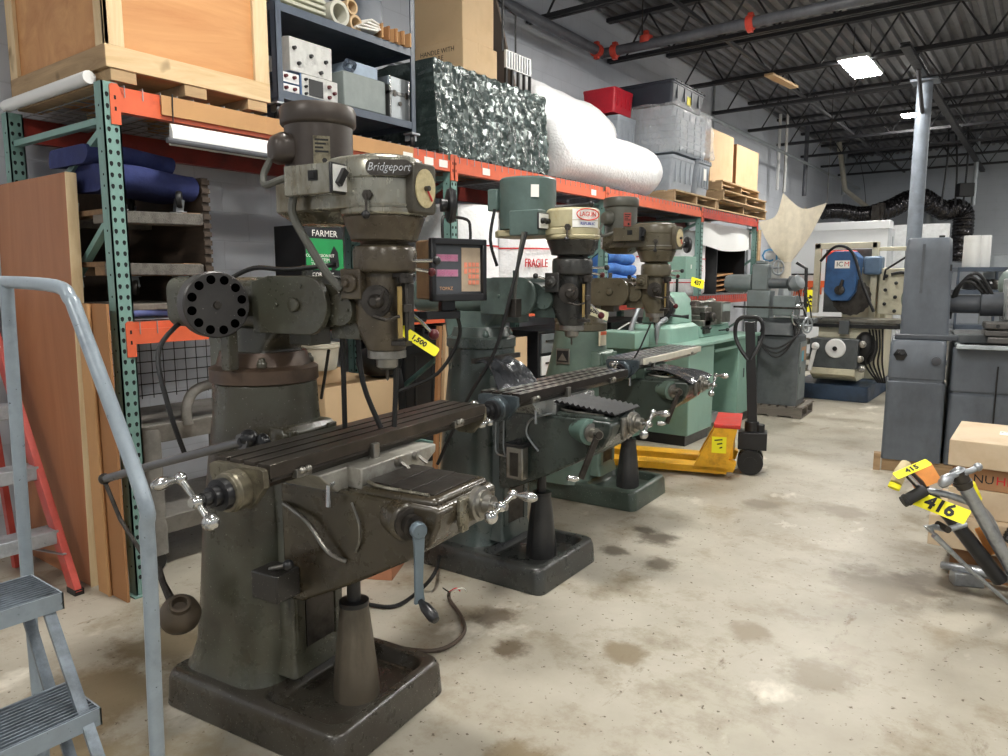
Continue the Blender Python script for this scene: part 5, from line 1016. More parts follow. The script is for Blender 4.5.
MB().tube([(-0.5,0.5,1.6),(-0.55,0.3,1.52),(-0.5,0.1,1.47),(-0.45,-0.1,1.35),(-0.5,-0.2,1.1),(-0.5,-0.2,0.9)],0.025,8,5).build('conduit', M_galv, g)
MB().tube([(-0.3,-0.05,0.95),(-0.3,-0.06,1.12),(-0.26,0.0,1.18),(-0.3,0.12,1.18)],0.025,8,5).build('conduit', M_galv, g)
tk = MB().bx(-0.75,-0.35,-0.42,-0.12,0.93,1.08).build('coolant_tank', M_green, g, 0.006); MB().bx(-0.7,-0.4,-0.36,-0.15,0.1,0.93).build('tank_stand', M_greend, g)
B = basis((0,0,0),(0.3,0.85,-0.2),(0.9,-0.4,0.1)); B.translation = (-2.80,6.98,1.52); ytag('lot_tag', 'yellow lot tag hanging under the mint green switch box', B, '437', 0.17, 0.09, sz=0.06)

# ------------------------------------------------------------------ yellow pallet jack
M_jack = mat('jack_yellow', (236,176,40), 0.4, grime=(176,120,30), gs=6, ga=0.55, gb=0.8); M_jred = mat('jack_red', (190,50,40), 0.45)
j = thing('pallet_jack', 'yellow pallet jack with a tall black handle parked against the green lathe', 'pallet jack', (-1.86,5.83,0), math.radians(17))
for s in (-1,1):
    y = 0.19*s; f = MB().prism('y', [(-1.25,0.03),(-1.2,0.085),(-0.15,0.085),(-0.15,0.03)], y-0.085, y+0.085); f = f.build('fork', M_jack, j, 0.004)
    MB().lathe([(0.01,-0.04),(0.035,-0.04),(0.037,0),(0.035,0.04),(0.01,0.04)],(-1.1,y,0.037),(0,1,0),14).build('load_roller', M_black, f)
    fr = MB().prism('y', [(-0.42,0.05),(-0.10,0.05),(-0.08,0.12),(-0.14,0.15),(-0.08,0.40),(-0.24,0.42)], y-0.012 if s > 0 else y-0.085, y+0.085 if s > 0 else y+0.012); fr.build('frame_side', M_jack, j, 0.004)
    MB().lathe([(0.02,-0.03),(0.098,-0.03),(0.10,-0.02),(0.10,0.02),(0.098,0.03),(0.02,0.03)],(0.02,0.09*s,0.1),(0,1,0),28).lathe([(0.01,-0.034),(0.05,-0.034),(0.05,0.034),(0.01,0.034)],(0.02,0.09*s,0.1),(0,1,0),18).build('steer_wheel', M_black, j)
MB().bx(-0.26,-0.06,-0.28,0.28,0.40,0.43).build('frame_top', M_jred, j, 0.004); MB().bx(-0.14,-0.11,-0.24,0.24,0.15,0.40).build('frame_plate', M_jack, j)
st = MB().bx(-0.27,-0.16,-0.279,-0.276,0.20,0.33).build('sticker', M_yellow, j)
[MB().bar((-0.25+0.02*q,-0.2795,0.30-0.03*q),(-0.19,-0.2795,0.31-0.03*q),0.002,0.010,(0,0,1)).build('sticker_mark', M_ink, st) for q in range(3)]
MB().cyl((0.02,0,0.12),(0.02,0,0.42),0.055,16).bx(-0.08,0.14,-0.09,0.09,0.20,0.34).cyl((0.08,0.0,0.2),(0.08,0.0,0.40),0.04,14).bx(-0.05,0.05,-0.1,0.1,0.165,0.2).build('pump', M_blackp, j, 0.006)
hd_ = MB().bar((0.03,0,0.30),(-0.03,0,1.22),0.06,0.075,(1,0,0)).build('handle_bar', M_blackp, j, 0.006)
MB().tube([(-0.01,-0.03,0.92),(0.03,-0.02,1.0),(0.065,-0.0,1.1),(0.065,0.0,1.2),(0.03,0,1.25),(-0.035,0,1.258),(-0.10,0,1.25),(-0.135,0,1.2),(-0.135,0,1.1),(-0.09,-0.02,1.0),(-0.03,-0.03,0.92)],0.016,8,5).build('loop_grip', M_blackp, hd_)

# ------------------------------------------------------------------ grey tool grinder on a weathered pallet
M_gry = mat('machine_grey', (112,120,120), 0.42, grime=(92,98,98), gs=3, ga=0.5, gb=0.85)
M_gryd = mat('machine_grey_dark', (84,88,90), 0.42, grime=(62,66,68), gs=4)
pallet('weathered grey pallet under the grey tool grinder', (-2.12,8.44,0), 0.62, 0.62, 0.13, 0.05, (M_greyw, M_greyw))
t = thing('tool_grinder', 'grey tool grinder with a round base column standing on a weathered pallet', 'grinder', (-2.20,8.48,0.131), 0.05)
MB().rings([(0,-0.25,0.25,0.50,0.50,0.06),(0.78,-0.25,0.25,0.48,0.48,0.06),(0.80,-0.25,0.25,0.44,0.44,0.05)],5).build('cabinet', M_gryd, t, 0.004)
dr_ = MB().bx(-0.006,0.006,0.08,0.42,0.06,0.72).build('door', M_gry, t, 0.004); MB().bx(0.006,0.012,0.10,0.12,0.36,0.44).build('handle', M_blackp, dr_); MB().bx(0.006,0.008,0.16,0.38,0.50,0.66).build('label_panel', mat('label_tan',(170,130,96),0.5), dr_); MB().bx(0.008,0.009,0.16,0.28,0.5,0.62).build('label_blue', mat('label_blue',(80,150,170),0.5), dr_)
MB().rings([(0.80,-0.25,0.25,0.40,0.56,0.08),(0.94,-0.25,0.25,0.34,0.5,0.08)],5).bx(-0.65,0.12,0.12,0.40,0.94,0.99).build('saddle', M_gryd, t, 0.006)
MB().bx(-0.62,-0.36,0.10,0.34,0.98,1.30).bx(-0.58,-0.40,0.12,0.30,1.30,1.60).bx(-0.55,-0.43,0.14,0.28,1.6,1.64).build('column', M_gry, t, 0.012)
MB().lathe([(0.02,-0.02),(0.10,-0.01),(0.105,0.02),(0.105,0.26),(0.09,0.30)],(-0.60,0.22,1.38),(-1,0,0),24).build('motor', M_gry, t)
MB().lathe([(0.06,0),(0.06,0.20),(0.035,0.21),(0.035,0.30)],(-0.40,0.22,1.38),(1,0,0),20).lathe([(0.085,0.22),(0.085,0.26),(0.05,0.30)],(-0.40,0.22,1.38),(1,0,0),24).build('spindle', M_gryd, t)
MB().lathe([(0.06,-0.05),(0.085,-0.04),(0.085,0.05),(0.06,0.07)],(-0.10,0.2,1.38),(0.85,-0.3,0.4),24).build('wheel_guard', mat('light_guard',(120,126,128),0.4), t)
MB().bx(-0.30,-0.06,0.02,0.24,1.02,1.24).build('control_box', M_gry, t, 0.006)
for q, a, r in (((-0.01,0.0,1.02),(0.9,-0.4,0),0.12),((0.08,0.02,0.92),(0.9,-0.4,0),0.08),((-0.30,0.16,1.56),(0.8,-0.6,0),0.08)):
    w_ = MB(); x_, y_, d_ = frame(a); w_.tube([V(q)+(x_*math.cos(2*PI*k/22)+y_*math.sin(2*PI*k/22))*r for k in range(23)],0.011,7); w_.tube([V(q)-x_*r,V(q)+x_*r],0.008,6).tube([V(q)-y_*r,V(q)+y_*r],0.008,6); w_.tube([V(q),V(q)-d_*0.12],0.014,8); w_.build('hand_wheel', M_chrome if r > 0.1 else M_galv, t)
MB().tube([(-0.75,0.05,1.11),(0.05,-0.1,1.11)],0.012,8).build('long_rod', M_dsteel, t)
for k in range(3): MB().tube([(-0.1,0.05,1.0),(0.02-0.03*k,-0.08,0.85-0.04*k),(-0.2,-0.14,0.66-0.05*k),(-0.42,-0.1,0.75),(-0.48,0.02,1.0)],0.011,7,6).build('hose', M_black, t)
MB().tube([(-0.05,0.1,1.3),(0.0,0.05,1.15),(0.05,0.1,1.0)],0.008,6,4).tube([(0.0,0.1,1.3),(0.08,0.05,1.15),(0.1,0.1,1.0)],0.008,6,4).build('cable', M_black, t)

# ------------------------------------------------------------------ cream horizontal mill with blue saw head
M_cream = mat('machine_cream', (206,200,176), 0.42, grime=(150,138,108), gs=3, ga=0.55, gb=0.8); M_blue = mat('machine_blue', (52,92,140), 0.4, grime=(40,70,110), gs=4); M_bbase = mat('dark_blue_base', (44,62,84), 0.45, grime=(30,40,52), gs=4)
t = thing('horizontal_mill', 'cream horizontal milling machine with a blue saw head and dark blue base', 'milling machine', (-1.86,10.15,0), 0.0)
MB().rings([(0,-0.35,0.75,0.95,1.7,0.06),(0.20,-0.35,0.75,0.93,1.68,0.06)],4).build('base', M_bbase, t, 0.008)
MB().bx(-0.42,0.05,0.75,1.45,0.20,1.72).bx(-0.05,0.12,0.8,1.4,0.2,1.50).build('column', M_cream, t, 0.02)
MB().bx(-0.78,-0.70,0.6,0.68,1.1,2.05).bx(-0.78,0.0,0.6,0.68,1.97,2.05).bx(-0.06,0.02,0.6,0.68,1.0,2.05).bx(0.0,0.75,0.62,0.68,1.93,1.98).build('guard_frame', M_cream, t, 0.006)
MB().bx(-0.70,-0.05,0.9,0.92,1.1,1.97).build('guard_back', M_gryd, t)
MB().bx(-0.62,-0.25,0.25,0.80,0.24,0.75).build('knee_slide', M_dsteel, t, 0.008); kn_ = MB().bx(-0.60,-0.02,-0.12,0.5,0.42,0.80).build('knee', M_gryd, t, 0.012); MB().prism('x', [(-0.125,0.42),(0.5,0.42),(0.5,0.25),(0.05,0.25),(-0.125,0.34)], -0.58, -0.04).build('knee_skirt', M_cream, kn_, 0.006)
MB().lathe([(0.12,0),(0.125,0.02),(0.11,0.035),(0.03,0.036),(0.03,0.06)],(-0.28,-0.12,0.68),(0,-1,0),28).build('feed_dial', M_white, kn_); MB().lathe([(0.03,0.036),(0.03,0.06),(0.0,0.065)],(-0.28,-0.12,0.68),(0,-1,0),14).build('dial_hub', M_blackp, kn_)
cr = MB().bar((-0.52,-0.16,0.70),(-0.58,-0.16,0.38),0.05,0.03,(0,1,0)).ball((-0.52,-0.16,0.70),0.05).build('crank_handle', M_white, kn_, 0.004)
MB().bx(-0.75,0.42,0.02,0.42,1.01,1.06).bx(-0.70,0.38,0.06,0.38,0.98,1.01).build('table', M_steel, t, 0.004); MB().bx(-0.72,0.42,0.0,0.4,0.94,0.985).build('table_apron', M_blackp, t); MB().bx(-0.55,0.2,0.08,0.40,0.80,0.94).build('saddle', M_cream, t, 0.008)
MB().bx(-0.28,-0.16,-0.03,0.02,0.86,1.03).build('trip_block', M_gryd, t, 0.004)
hb = MB().loft([[(x,y,z) for x,z in ((-0.58,1.98),(-0.50,1.92),(-0.20,1.92),(-0.12,1.84),(-0.16,1.35),(-0.24,1.22),(-0.46,1.22),(-0.54,1.38),(-0.56,1.84))] for y in (0.12,0.42)]) if 0 else MB().prism('y', [(-0.50,1.86),(-0.42,1.92),(-0.20,1.92),(-0.12,1.84),(-0.14,1.40),(-0.22,1.28),(-0.42,1.28),(-0.52,1.40)], 0.10, 0.42)
hb = hb.build('saw_head', M_blue, t, 0.012); pt = MB().bx(-0.40,-0.22,0.094,0.10,1.70,1.80).build('head_plate', M_paper, hb); text('M', 0.085, M_redink, pt, basis((-0.255,0.0935,1.75),(1,0,0),(0,-1,0)), ext=0.0006); text('IC', 0.085, M_ink, pt, basis((-0.34,0.0935,1.75),(1,0,0),(0,-1,0)), ext=0.0006)
MB().lathe([(0.06,0),(0.06,0.05),(0.03,0.06)],(-0.32,0.10,1.42),(0,-1,0),18).tube([(-0.32,0.05,1.42),(-0.28,0.03,1.55)],0.02,8).build('spindle_nut', M_dsteel, hb)
n = 36; bl_ = MB(); bl_.loft([[(-0.2+(0.23+(0.012 if i%2 else 0))*math.cos(2*PI*i/n),y,1.33+(0.23+(0.012 if i%2 else 0))*math.sin(2*PI*i/n)) for i in range(n)] for y in (0.20,0.215)]); bl_.build('saw_blade', M_dsteel, t)
MB().bx(-0.14,0.08,0.5,0.75,1.62,1.86).build('motor_cover', mat('light_blue',(96,118,142),0.4), t, 0.03); MB().bx(-0.66,-0.28,0.70,0.88,1.78,1.95).build('red_bin', mat('red_plastic',(206,70,50),0.4), t, 0.03)
MB().tube([(-0.6,0.2,1.8),(-0.4,0.1,1.98),(-0.2,0.1,1.9),(-0.05,0.06,1.5),(0.1,0.06,1.15)],0.018,8,6).build('hose', M_black, t)
pb = MB().bx(0.06,0.40,0.55,0.75,1.10,1.70).build('control_pillar', M_cream, t, 0.01)
for k in range(6): MB().tube([(0.14+0.12*(k%2),0.55,1.6-0.09*k),(0.15+0.12*(k%2),0.48,1.6-0.09*k)],0.014,8).ball((0.15+0.12*(k%2),0.47,1.6-0.09*k),0.024).build('control_lever', M_blackp, pb)
MB().tube([(0.12,0.5,1.55),(0.14,0.45,1.68),(0.4,0.4,1.86)],0.014,8).build('lamp_arm', M_blackp, t); MB().lathe([(0.03,-0.02),(0.11,0.0),(0.13,0.06),(0.13,0.12),(0.10,0.14)],(0.44,0.42,1.88),(0.9,-0.1,-0.35),20).build('lamp_head', M_blackp, t)
MB().tube([(0.2,0.5,1.62),(0.35,0.5,1.64),(0.5,0.5,1.5),(0.48,0.5,1.1)],0.02,8,6).build('hose', M_blackp, t)
for k in range(5): MB().tube([(0.05+0.04*k,0.1,0.95),(0.12+0.03*k,0.0,0.7),(0.05+0.05*k,0.0,0.5),(0.2+0.02*k,0.1,0.25)],0.012,6,5).build('cable', M_black, t)
MB().ball((0.02,0.1,0.68),(0.14,0.12,0.22)).build('cable_pouch', M_black, t)
for q in ((-0.62,-0.1,0.55),(-0.64,-0.05,0.75),(-0.64,-0.08,0.4),(0.0,-0.05,0.55),(0.02,-0.02,0.42),(0.02,-0.06,0.74)): MB().lathe([(0.045,0),(0.045,0.05),(0.02,0.06),(0.02,0.1)],q,(0.1 if q[0] > -0.3 else -0.3,-1,0.1),12).build('knob', M_steel, kn_)
MB().lathe([(0.03,0),(0.09,0.01),(0.09,0.03),(0.03,0.04)],(-0.72,0.0,0.98),(-0.5,-1,0),20).build('table_hand_wheel', M_galv, t)
B = basis((0,0,0),(0.0,0.05,-1),(0.35,-0.93,0)); B.translation = ad(810,301,12.0); ytag('lot_tag', 'yellow lot tag hanging at the edge of the cream horizontal mill', B, '432', 0.36, 0.15, sz=0.13)
MB().tube([(-0.72,0.05,1.0),(-0.74,0.05,1.70),(-0.86,0.02,1.78)],0.022,8).build('coolant_post', M_blackp, t)

# ------------------------------------------------------------------ big grey grinder at the aisle
M_big = mat('scuffed_grey', (92,98,106), 0.42, grime=(70,74,80), gs=2.6, ga=0.45, gb=0.75, stretch=(1,1,0.6), bump=0.05)
M_bigd = mat('scuffed_grey_dark', (80,84,90), 0.42, grime=(56,58,62), gs=3, ga=0.42, gb=0.75)
t = thing('surface_grinder', 'big scuffed grey grinding machine standing by the aisle behind the carton stack', 'grinder', (-1.0,6.52,0), math.radians(8))
MB().bx(-0.05,0.0,0.0,0.08,0,0.14).bx(0.01,1.2,0.03,0.75,0,0.10).build('wooden_skid', M_palletx, t)
MB().rings([(0.10,0.21,0.36,0.42,0.72,0.03),(0.74,0.21,0.36,0.41,0.71,0.03),(0.745,0.21,0.36,0.385,0.685,0.03),(0.765,0.21,0.36,0.385,0.685,0.03),(0.77,0.21,0.36,0.40,0.70,0.03),(1.04,0.21,0.36,0.39,0.69,0.03),(1.075,0.21,0.36,0.37,0.66,0.05)],5).build('left_cabinet', M_big, t, 0.004)
MB().rings([(0.10,0.83,0.40,0.78,0.78,0.03),(0.66,0.83,0.40,0.77,0.77,0.03),(0.68,0.83,0.40,0.74,0.74,0.03),(0.695,0.83,0.40,0.77,0.77,0.03),(1.03,0.83,0.40,0.76,0.76,0.03)],4).build('right_cabinet', M_big, t, 0.004)
MB().bx(0.74,0.75,0.0,0.008,0.3,0.9).build('door_gap', M_black, t); MB().lathe([(0.05,0),(0.05,0.012),(0.02,0.03)],(0.09,0.0,0.96),(0,-1,0),6).lathe([(0.02,0),(0.02,0.05)],(0.09,0.0,0.96),(0.2,-1,0.5),8).build('knob', M_blackp, t); MB().lathe([(0.035,0),(0.035,0.02),(0,0.024)],(0.34,0.005,0.92),(0,-1,0),16).build('knob', M_bigd, t)
MB().bx(0.04,0.48,0.08,0.68,1.075,1.12).build('column_foot', M_bigd, t, 0.01)
cl = MB().rings([(1.11,0.245,0.32,0.34,0.46,0.025),(1.78,0.235,0.32,0.32,0.44,0.025),(1.86,0.235,0.32,0.31,0.42,0.03),(1.88,0.235,0.32,0.28,0.40,0.03)],4).build('column', M_big, t, 0.006)
MB().bx(0.19,0.21,0.095,0.10,1.13,1.83).build('panel_seam', M_bigd, cl); MB().bx(0.385,0.40,0.10,0.16,1.62,1.67).bx(0.3,0.34,0.2,0.26,1.88,1.90).build('lug', M_blackp, cl)
MB().lathe([(0.075,0),(0.075,0.22),(0.095,0.225),(0.095,0.38),(0.07,0.40)],(0.40,0.34,1.36),(1,-0.05,0),26).build('wheel_spindle', M_bigd, t)
MB().lathe([(0.03,0.36),(0.15,0.38),(0.15,0.44),(0.03,0.46)],(0.40,0.34,1.38),(1,-0.05,0),28).bx(0.78,0.92,0.16,0.50,1.24,1.56).build('wheel_guard', mat('pale_guard',(150,152,150),0.4,grime=(110,112,112),gs=6), t, 0.01)
for k in range(3): MB().tube([(0.42,0.32,1.24+0.02*k),(0.44+0.02*k,0.28,1.46+0.03*k),(0.52+0.03*k,0.26,1.54+0.03*k),(0.62+0.03*k,0.28,1.46),(0.64+0.03*k,0.30,1.40)],0.013,8,6).build('hose', M_black, t)
MB().bx(0.45,0.95,0.1,0.7,1.05,1.13).build('machine_table', M_gryd, t, 0.006)
MB().bx(0.48,1.2,-0.10,0.16,1.04,1.065).prism('x', [(-0.12,1.03),(-0.10,1.065),(0.16,1.065),(0.16,1.03)], 0.46, 1.2).build('splash_tray', mat('pale_tray',(140,146,148),0.4,grime=(100,104,106),gs=5), t, 0.008)
vs = MB().bx(0.66,1.10,-0.02,0.28,1.07,1.12).bx(0.64,1.10,0.0,0.26,1.125,1.17).bx(0.64,1.08,0.0,0.26,1.18,1.23).build('magnetic_chuck', mat('bolted_steel',(96,94,92),0.45,0.4,grime=(70,68,66),gs=6), t, 0.008)
for q in (0.72,0.98): MB().lathe([(0.014,0),(0.014,0.008)],(q,0.0,1.205),(0,-1,0),10).build('bolt', M_blackp, vs)
MB().prism('x', [(0.0,0.62),(0.012,0.62),(0.012,1.03),(-0.04,1.03)],0.58,0.98).build('tray_bracket', M_bigd, t) if 0 else None
t2 = thing('side_motor', 'green-grey motor on a slanted leg beside the tall grey grinder column', 'motor', ad(905,400,8.5)*1.0)
t2.location.z = 0
MB().lathe([(0.05,-0.02),(0.12,0),(0.12,0.34),(0.08,0.36)],(-0.06,0,1.33),(0.8,0.6,0),22).build('motor_body', C3, t2); MB().bar((0.0,0.0,1.25),(-0.12,-0.02,0.0),0.05,0.05).bar((0.1,0.1,1.25),(0.16,0.12,0.0),0.05,0.05).build('leg', M_galv, t2)

# ------------------------------------------------------------------ beyond: white booth, ducts, canvas funnel, tool board, shelves
M_booth = mat('booth_white', (232,234,236), 0.4, grime=(206,208,210), gs=2, ga=0.6, gb=0.9, var=0.02)
a0, a1 = ay(806,222,15.5), ay(889,220,15.5)
o = thing('white_booth', 'large white metal booth standing behind the cream horizontal mill', 'booth', (a1.x,15.5,0)); W_ = a1.x-a0.x+0.3
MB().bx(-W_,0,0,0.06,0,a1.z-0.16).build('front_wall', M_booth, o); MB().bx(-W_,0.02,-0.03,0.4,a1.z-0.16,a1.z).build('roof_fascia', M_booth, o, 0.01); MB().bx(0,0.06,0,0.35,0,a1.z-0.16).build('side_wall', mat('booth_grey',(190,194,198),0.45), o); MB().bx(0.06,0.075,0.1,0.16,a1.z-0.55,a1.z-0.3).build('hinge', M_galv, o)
b0, b1 = ay(897,223,17.5), ay(950,223,17.5)
o = tag(MB().bx(b0.x-0.5,b1.x,17.5,17.6,0.0,b1.z).build('white_partition', mat('chipped_white',(226,228,230),0.45,grime=(120,110,104),gs=6,ga=0.74,gb=0.78)), 'chipped white partition wall behind the tall grey grinder column', 'partition')
M_duct = mat('black_foil_duct', (66,64,66), 0.24, 0.8, grime=(150,148,148), gs=9, ga=0.55, gb=0.7, spec=0.8)
def duct(pts, r, label, k=14):
    P = smooth([V(p) for p in pts], k); n = 20; m = MB()
    m.tube(P, [r*(1+0.06*(i%2)+0.02*math.sin(i*1.7)) for i in range(len(P))], n); return tag(m.build('flexible_duct', M_duct, ang=25), label, 'duct')
D0 = 17.6
duct([ad(x,y,D0) for x,y in ((822,212),(840,211),(858,214),(872,213))], 0.17, 'sagging black foil duct lying on the white booth roof')
duct([ad(x,y,D0+0.2) for x,y in ((874,214),(892,208),(908,200),(922,198),(932,204),(945,211),(955,208),(963,213),(963,228),(961,245),(958,262))], 0.22, 'long black foil duct passing behind the steel column and bending down by the rolls', 10)
0 and duct([ad(x,y,D0+0.2) for x,y in ((938,212),(948,213),(955,211),(962,213),(963,225),(961,245),(958,262))], 0.26, 'ribbed foil duct bending down beside the white rolls', 8)
tag(MB().cyl(ad(928,224,18.6),ad(928,208,18.6),0.18,18).build('duct_collar', M_galv), 'short grey duct collar on top of the white partition', 'duct')
for q in ((876,213),(881,211)): tag(MB().box(ad(q[0],q[1],17.2),(0.16,0.16,0.35)).build('roof_bracket', M_dsteel), 'dark bracket %s on the white booth roof between the ducts' % ('nearer the canvas' if q[0] < 880 else 'nearer the column'), 'bracket')
# canvas funnel
M_canvas = mat('cream_canvas', (216,206,186), 0.8, grime=(190,180,158), gs=3, ga=0.5, gb=0.9, bump=0.1, bs=14)
D1 = 12.6; o = thing('canvas_funnel', 'cream canvas funnel hung point down beyond the end of the rack', 'canvas', (0,0,0)); cN = ad(786,262,D1); o.location = (cN.x,cN.y,0)
tip = [ad(758,222,D1-0.5),ad(783,193,D1-0.5),ad(827,203,D1+0.1),ad(806,207,D1+0.9)]
n = 48; RR = []
for k in range(9):
    s_ = k/8; row = []
    for i in range(n):
        u = i/n*4; q = int(u); f = u-q; A, Bq_ = tip[q%4], tip[(q+1)%4]; e = A.lerp(Bq_, f); sag = math.sin(PI*f); mid = (tip[0]+tip[1]+tip[2]+tip[3])/4
        e = e.lerp(mid, 0.22*sag)+V((0,0,-0.14*sag)); a = math.atan2(e.y-cN.y, e.x-cN.x); nk = V((cN.x+0.09*math.cos(a), cN.y+0.09*math.sin(a), cN.z)); p = nk.lerp(e, s_); 
        p = p+V(((e-nk).x,(e-nk).y,0))*0.10*math.sin(PI*s_)*(0.3+0.7*sag); p.z += -0.06*math.sin(PI*s_); row.append(p-o.location)
    RR.append(row)
MB().loft(RR, False, False).build('canvas', M_canvas, o, ang=30); MB().cyl(cN-o.location+V((0,0,0.02)),(0,0,1.45),0.085,16).build('neck', mat('striped_canvas',(186,178,164),0.7), o); MB().lathe([(0.2,0),(0.2,0.3),(0.09,1.46)],(0,0,0),(0,0,1),16).build('stand', M_galv, o)
for p in tip[1:3]: MB().tube([p-o.location,(p.x-o.location.x,p.y-o.location.y,ZC-0.02)],0.006,5).build('hanging_line', M_dsteel, o)
# tool board
p0, p1 = ay(791,302,15.42), ay(815,275,15.42); o = thing('tool_board', 'white pegboard hung with orange-handled tools on the booth wall', 'tool board', (p0.x,15.46,p0.z)); W2, H2 = p1.x-p0.x, p1.z-p0.z
MB().bx(0,W2,-0.02,0,0,H2).build('board', M_white, o); MB().bx(-0.02,W2+0.02,-0.035,0.0,-0.03,0.0).bx(-0.02,W2+0.02,-0.035,0,H2,H2+0.03).bx(W2,W2+0.03,-0.035,0,0,H2).build('frame', M_blackp, o)
for k in range(9): tag(MB().bar((p0.x+0.05+k*W2/9.5,15.41,p0.z+0.12),(p0.x+0.06+k*W2/9.5,15.41,p0.z+0.26),0.02,0.02).build('screwdriver', mat('orange_handle',(220,100,50),0.4) if k == 0 else bpy.data.materials['orange_handle']), 'orange-handled screwdriver in the lower row of the white pegboard', 'screwdriver', 'screwdrivers on the pegboard')
for k in range(3): tag(MB().bx(p0.x+0.12+k*0.2,p0.x+0.27+k*0.2,15.34,15.44,p0.z+H2*0.55,p0.z+H2*0.55+0.13).bx(p0.x+0.13+k*0.2,p0.x+0.18+k*0.2,15.36,15.42,p0.z+H2*0.55-0.14,p0.z+H2*0.55).build('power_drill', bpy.data.materials['orange_handle'], None, 0.01), 'orange power drill in the upper row of the white pegboard', 'drill', 'drills on the pegboard')
o = tag(MB().bx(ay(762,330,14).x,ay(787,330,14).x,14.0,14.04,0,2.05).build('white_curtain', M_white), 'white plastic curtain hanging behind the grey tool grinder', 'curtain')
text('ICE', 0.35, mat('sky_blue_ink',(90,160,210),0.6), o, basis((ay(770,256,14).x,13.995,ay(770,256,14).z),(1,0,0),(0,-1,0)), ext=0.001)
# shelf unit with white rolls, right of the grinder
dS = 10.5; s0 = ad(958,268,dS); o = thing('shelf_unit', 'dark blue steel shelf unit behind the grey grinder carrying two white rolls', 'shelf', (s0.x,s0.y,0), math.radians(20))
for zz in (0.3,0.85,1.35,s0.z-0.05): MB().bx(0,0.62,0,0.4,zz,zz+0.06).build('shelf', M_bluegrey, o)
for x in (0,0.59):
    for y in (0,0.37): MB().bx(x,x+0.03,y,y+0.03,0,s0.z).build('post', M_bluegrey, o)
for k, (px, l) in enumerate(((971,'white paper roll standing on the dark blue shelf, nearer the foil duct'),(981,'white paper roll standing on the dark blue shelf, farther from the foil duct'))):
    q = ad(px,262,dS+0.12); tag(MB().lathe([(0.02,0),(0.105,0),(0.11,0.01),(0.11,0.44),(0.105,0.45),(0.02,0.45)],(q.x,q.y,s0.z+0.011),(0,0,1),22).build('paper_roll', M_white), l, 'roll')
q = ad(1000,262,dS+0.4); tag(MB().box((q.x,q.y,0.96),(0.4,0.4,1.92)).build('cabinet_block', M_galv, None, 0.02), 'pale grey cabinet standing beside the dark blue shelf unit', 'cabinet')
for k in range(5):
    q = ad(968+8*k,300-6*(k%2),dS+0.15); tag(MB().lathe([(0.03,0),(0.09,0.01),(0.1,0.08),(0.06,0.14),(0.03,0.15)],(q.x,q.y,1.412),(0,0,1),14).build('machine_part', M_dsteel if k%2 else M_blackp), ['first','second','third','fourth','fifth'][k]+' dark machine part along the middle board of the dark blue shelf', 'part')
o = thing('lathe_headstock', 'grey-green machine head with finned motor at the far edge behind the grinder', 'machine', ad(1004,400,8.6)); o.location.z = 0
MB().lathe([(0.1,-0.02),(0.2,0),(0.2,0.3),(0.1,0.32)],(0,0,1.50),(0.6,-0.8,0),24).build('motor', mat('fern_grey',(110,122,118),0.4), o); MB().bx(-0.12,0.4,-0.1,0.3,0,1.32).build('stand', M_gryd, o, 0.02)
for k in range(5): MB().bx(-0.14,0.2,-0.16,-0.1,1.22+k*0.035,1.24+k*0.035).build('fin', M_gryd, o)
# pipes and hanging cables in the far part of the hall
for px, y0, y1, r, d, l, m_ in ((777,92,190,0.03,15,'thin white conduit dropping from the roof, first beyond the boxes',M_white),(784,92,192,0.03,15,'thin white conduit dropping from the roof, second beyond the boxes',M_white),(804,100,196,0.045,16,'dark steel pipe dropping from the roof behind the canvas funnel',M_pipe),(843,115,195,0.05,18.5,'pale vertical pipe at the corner of the block walls',M_galv),(973,130,205,0.05,17,'galvanised pipe dropping beside the foil duct',M_galv)):
    a = ad(px,y1,d); tag(MB().cyl((a.x,a.y,a.z),(a.x,a.y,ZC-0.01),r,12).build('drop_pipe', m_), l, 'pipe')
for px0, px1, d, l in ((951,941,16,'black cable hanging from the roof nearest the steel column'),(958,955,16.5,'thin black cable hanging from the roof over the foil duct'),(970,963,16,'thick black cable hanging from the roof with a black box'),(862,866,19.8,'thin wire hanging from the roof in front of the far wall')):
    a = ad(px1,205,d); b_ = ad(px0,105,d); tag(MB().tube([(a.x,a.y,a.z),((a.x+b_.x)/2+0.03,(a.y+b_.y)/2,(a.z+ZC)/2),(b_.x,b_.y,ZC-0.01)],0.022 if px0 != 862 else 0.008,6,4).build('hanging_cable', M_blackp), l, 'cable')
q = ad(965,190,16); tag(MB().box(q,(0.3,0.2,0.28),0.5).build('black_box', M_black, None, 0.01), 'small black box hung on the thick cable above the foil duct', 'box')
a = ad(838,160,18); b_ = ad(845,190,18); c_ = ad(868,208,18)
tag(MB().tube([(a.x,a.y,ZC-0.01),b_,c_],0.06,8).build('angled_pipe', mat('cream_pipe',(176,170,156),0.5)), 'cream pipe angling down towards the booth roof', 'pipe')
q = ad(782,77,10.5); tag(MB().box((q.x,q.y,4.27),(0.12,0.9,0.03),-0.1).build('roof_panel', M_cardl), 'pale board tucked into the roof joists', 'board')
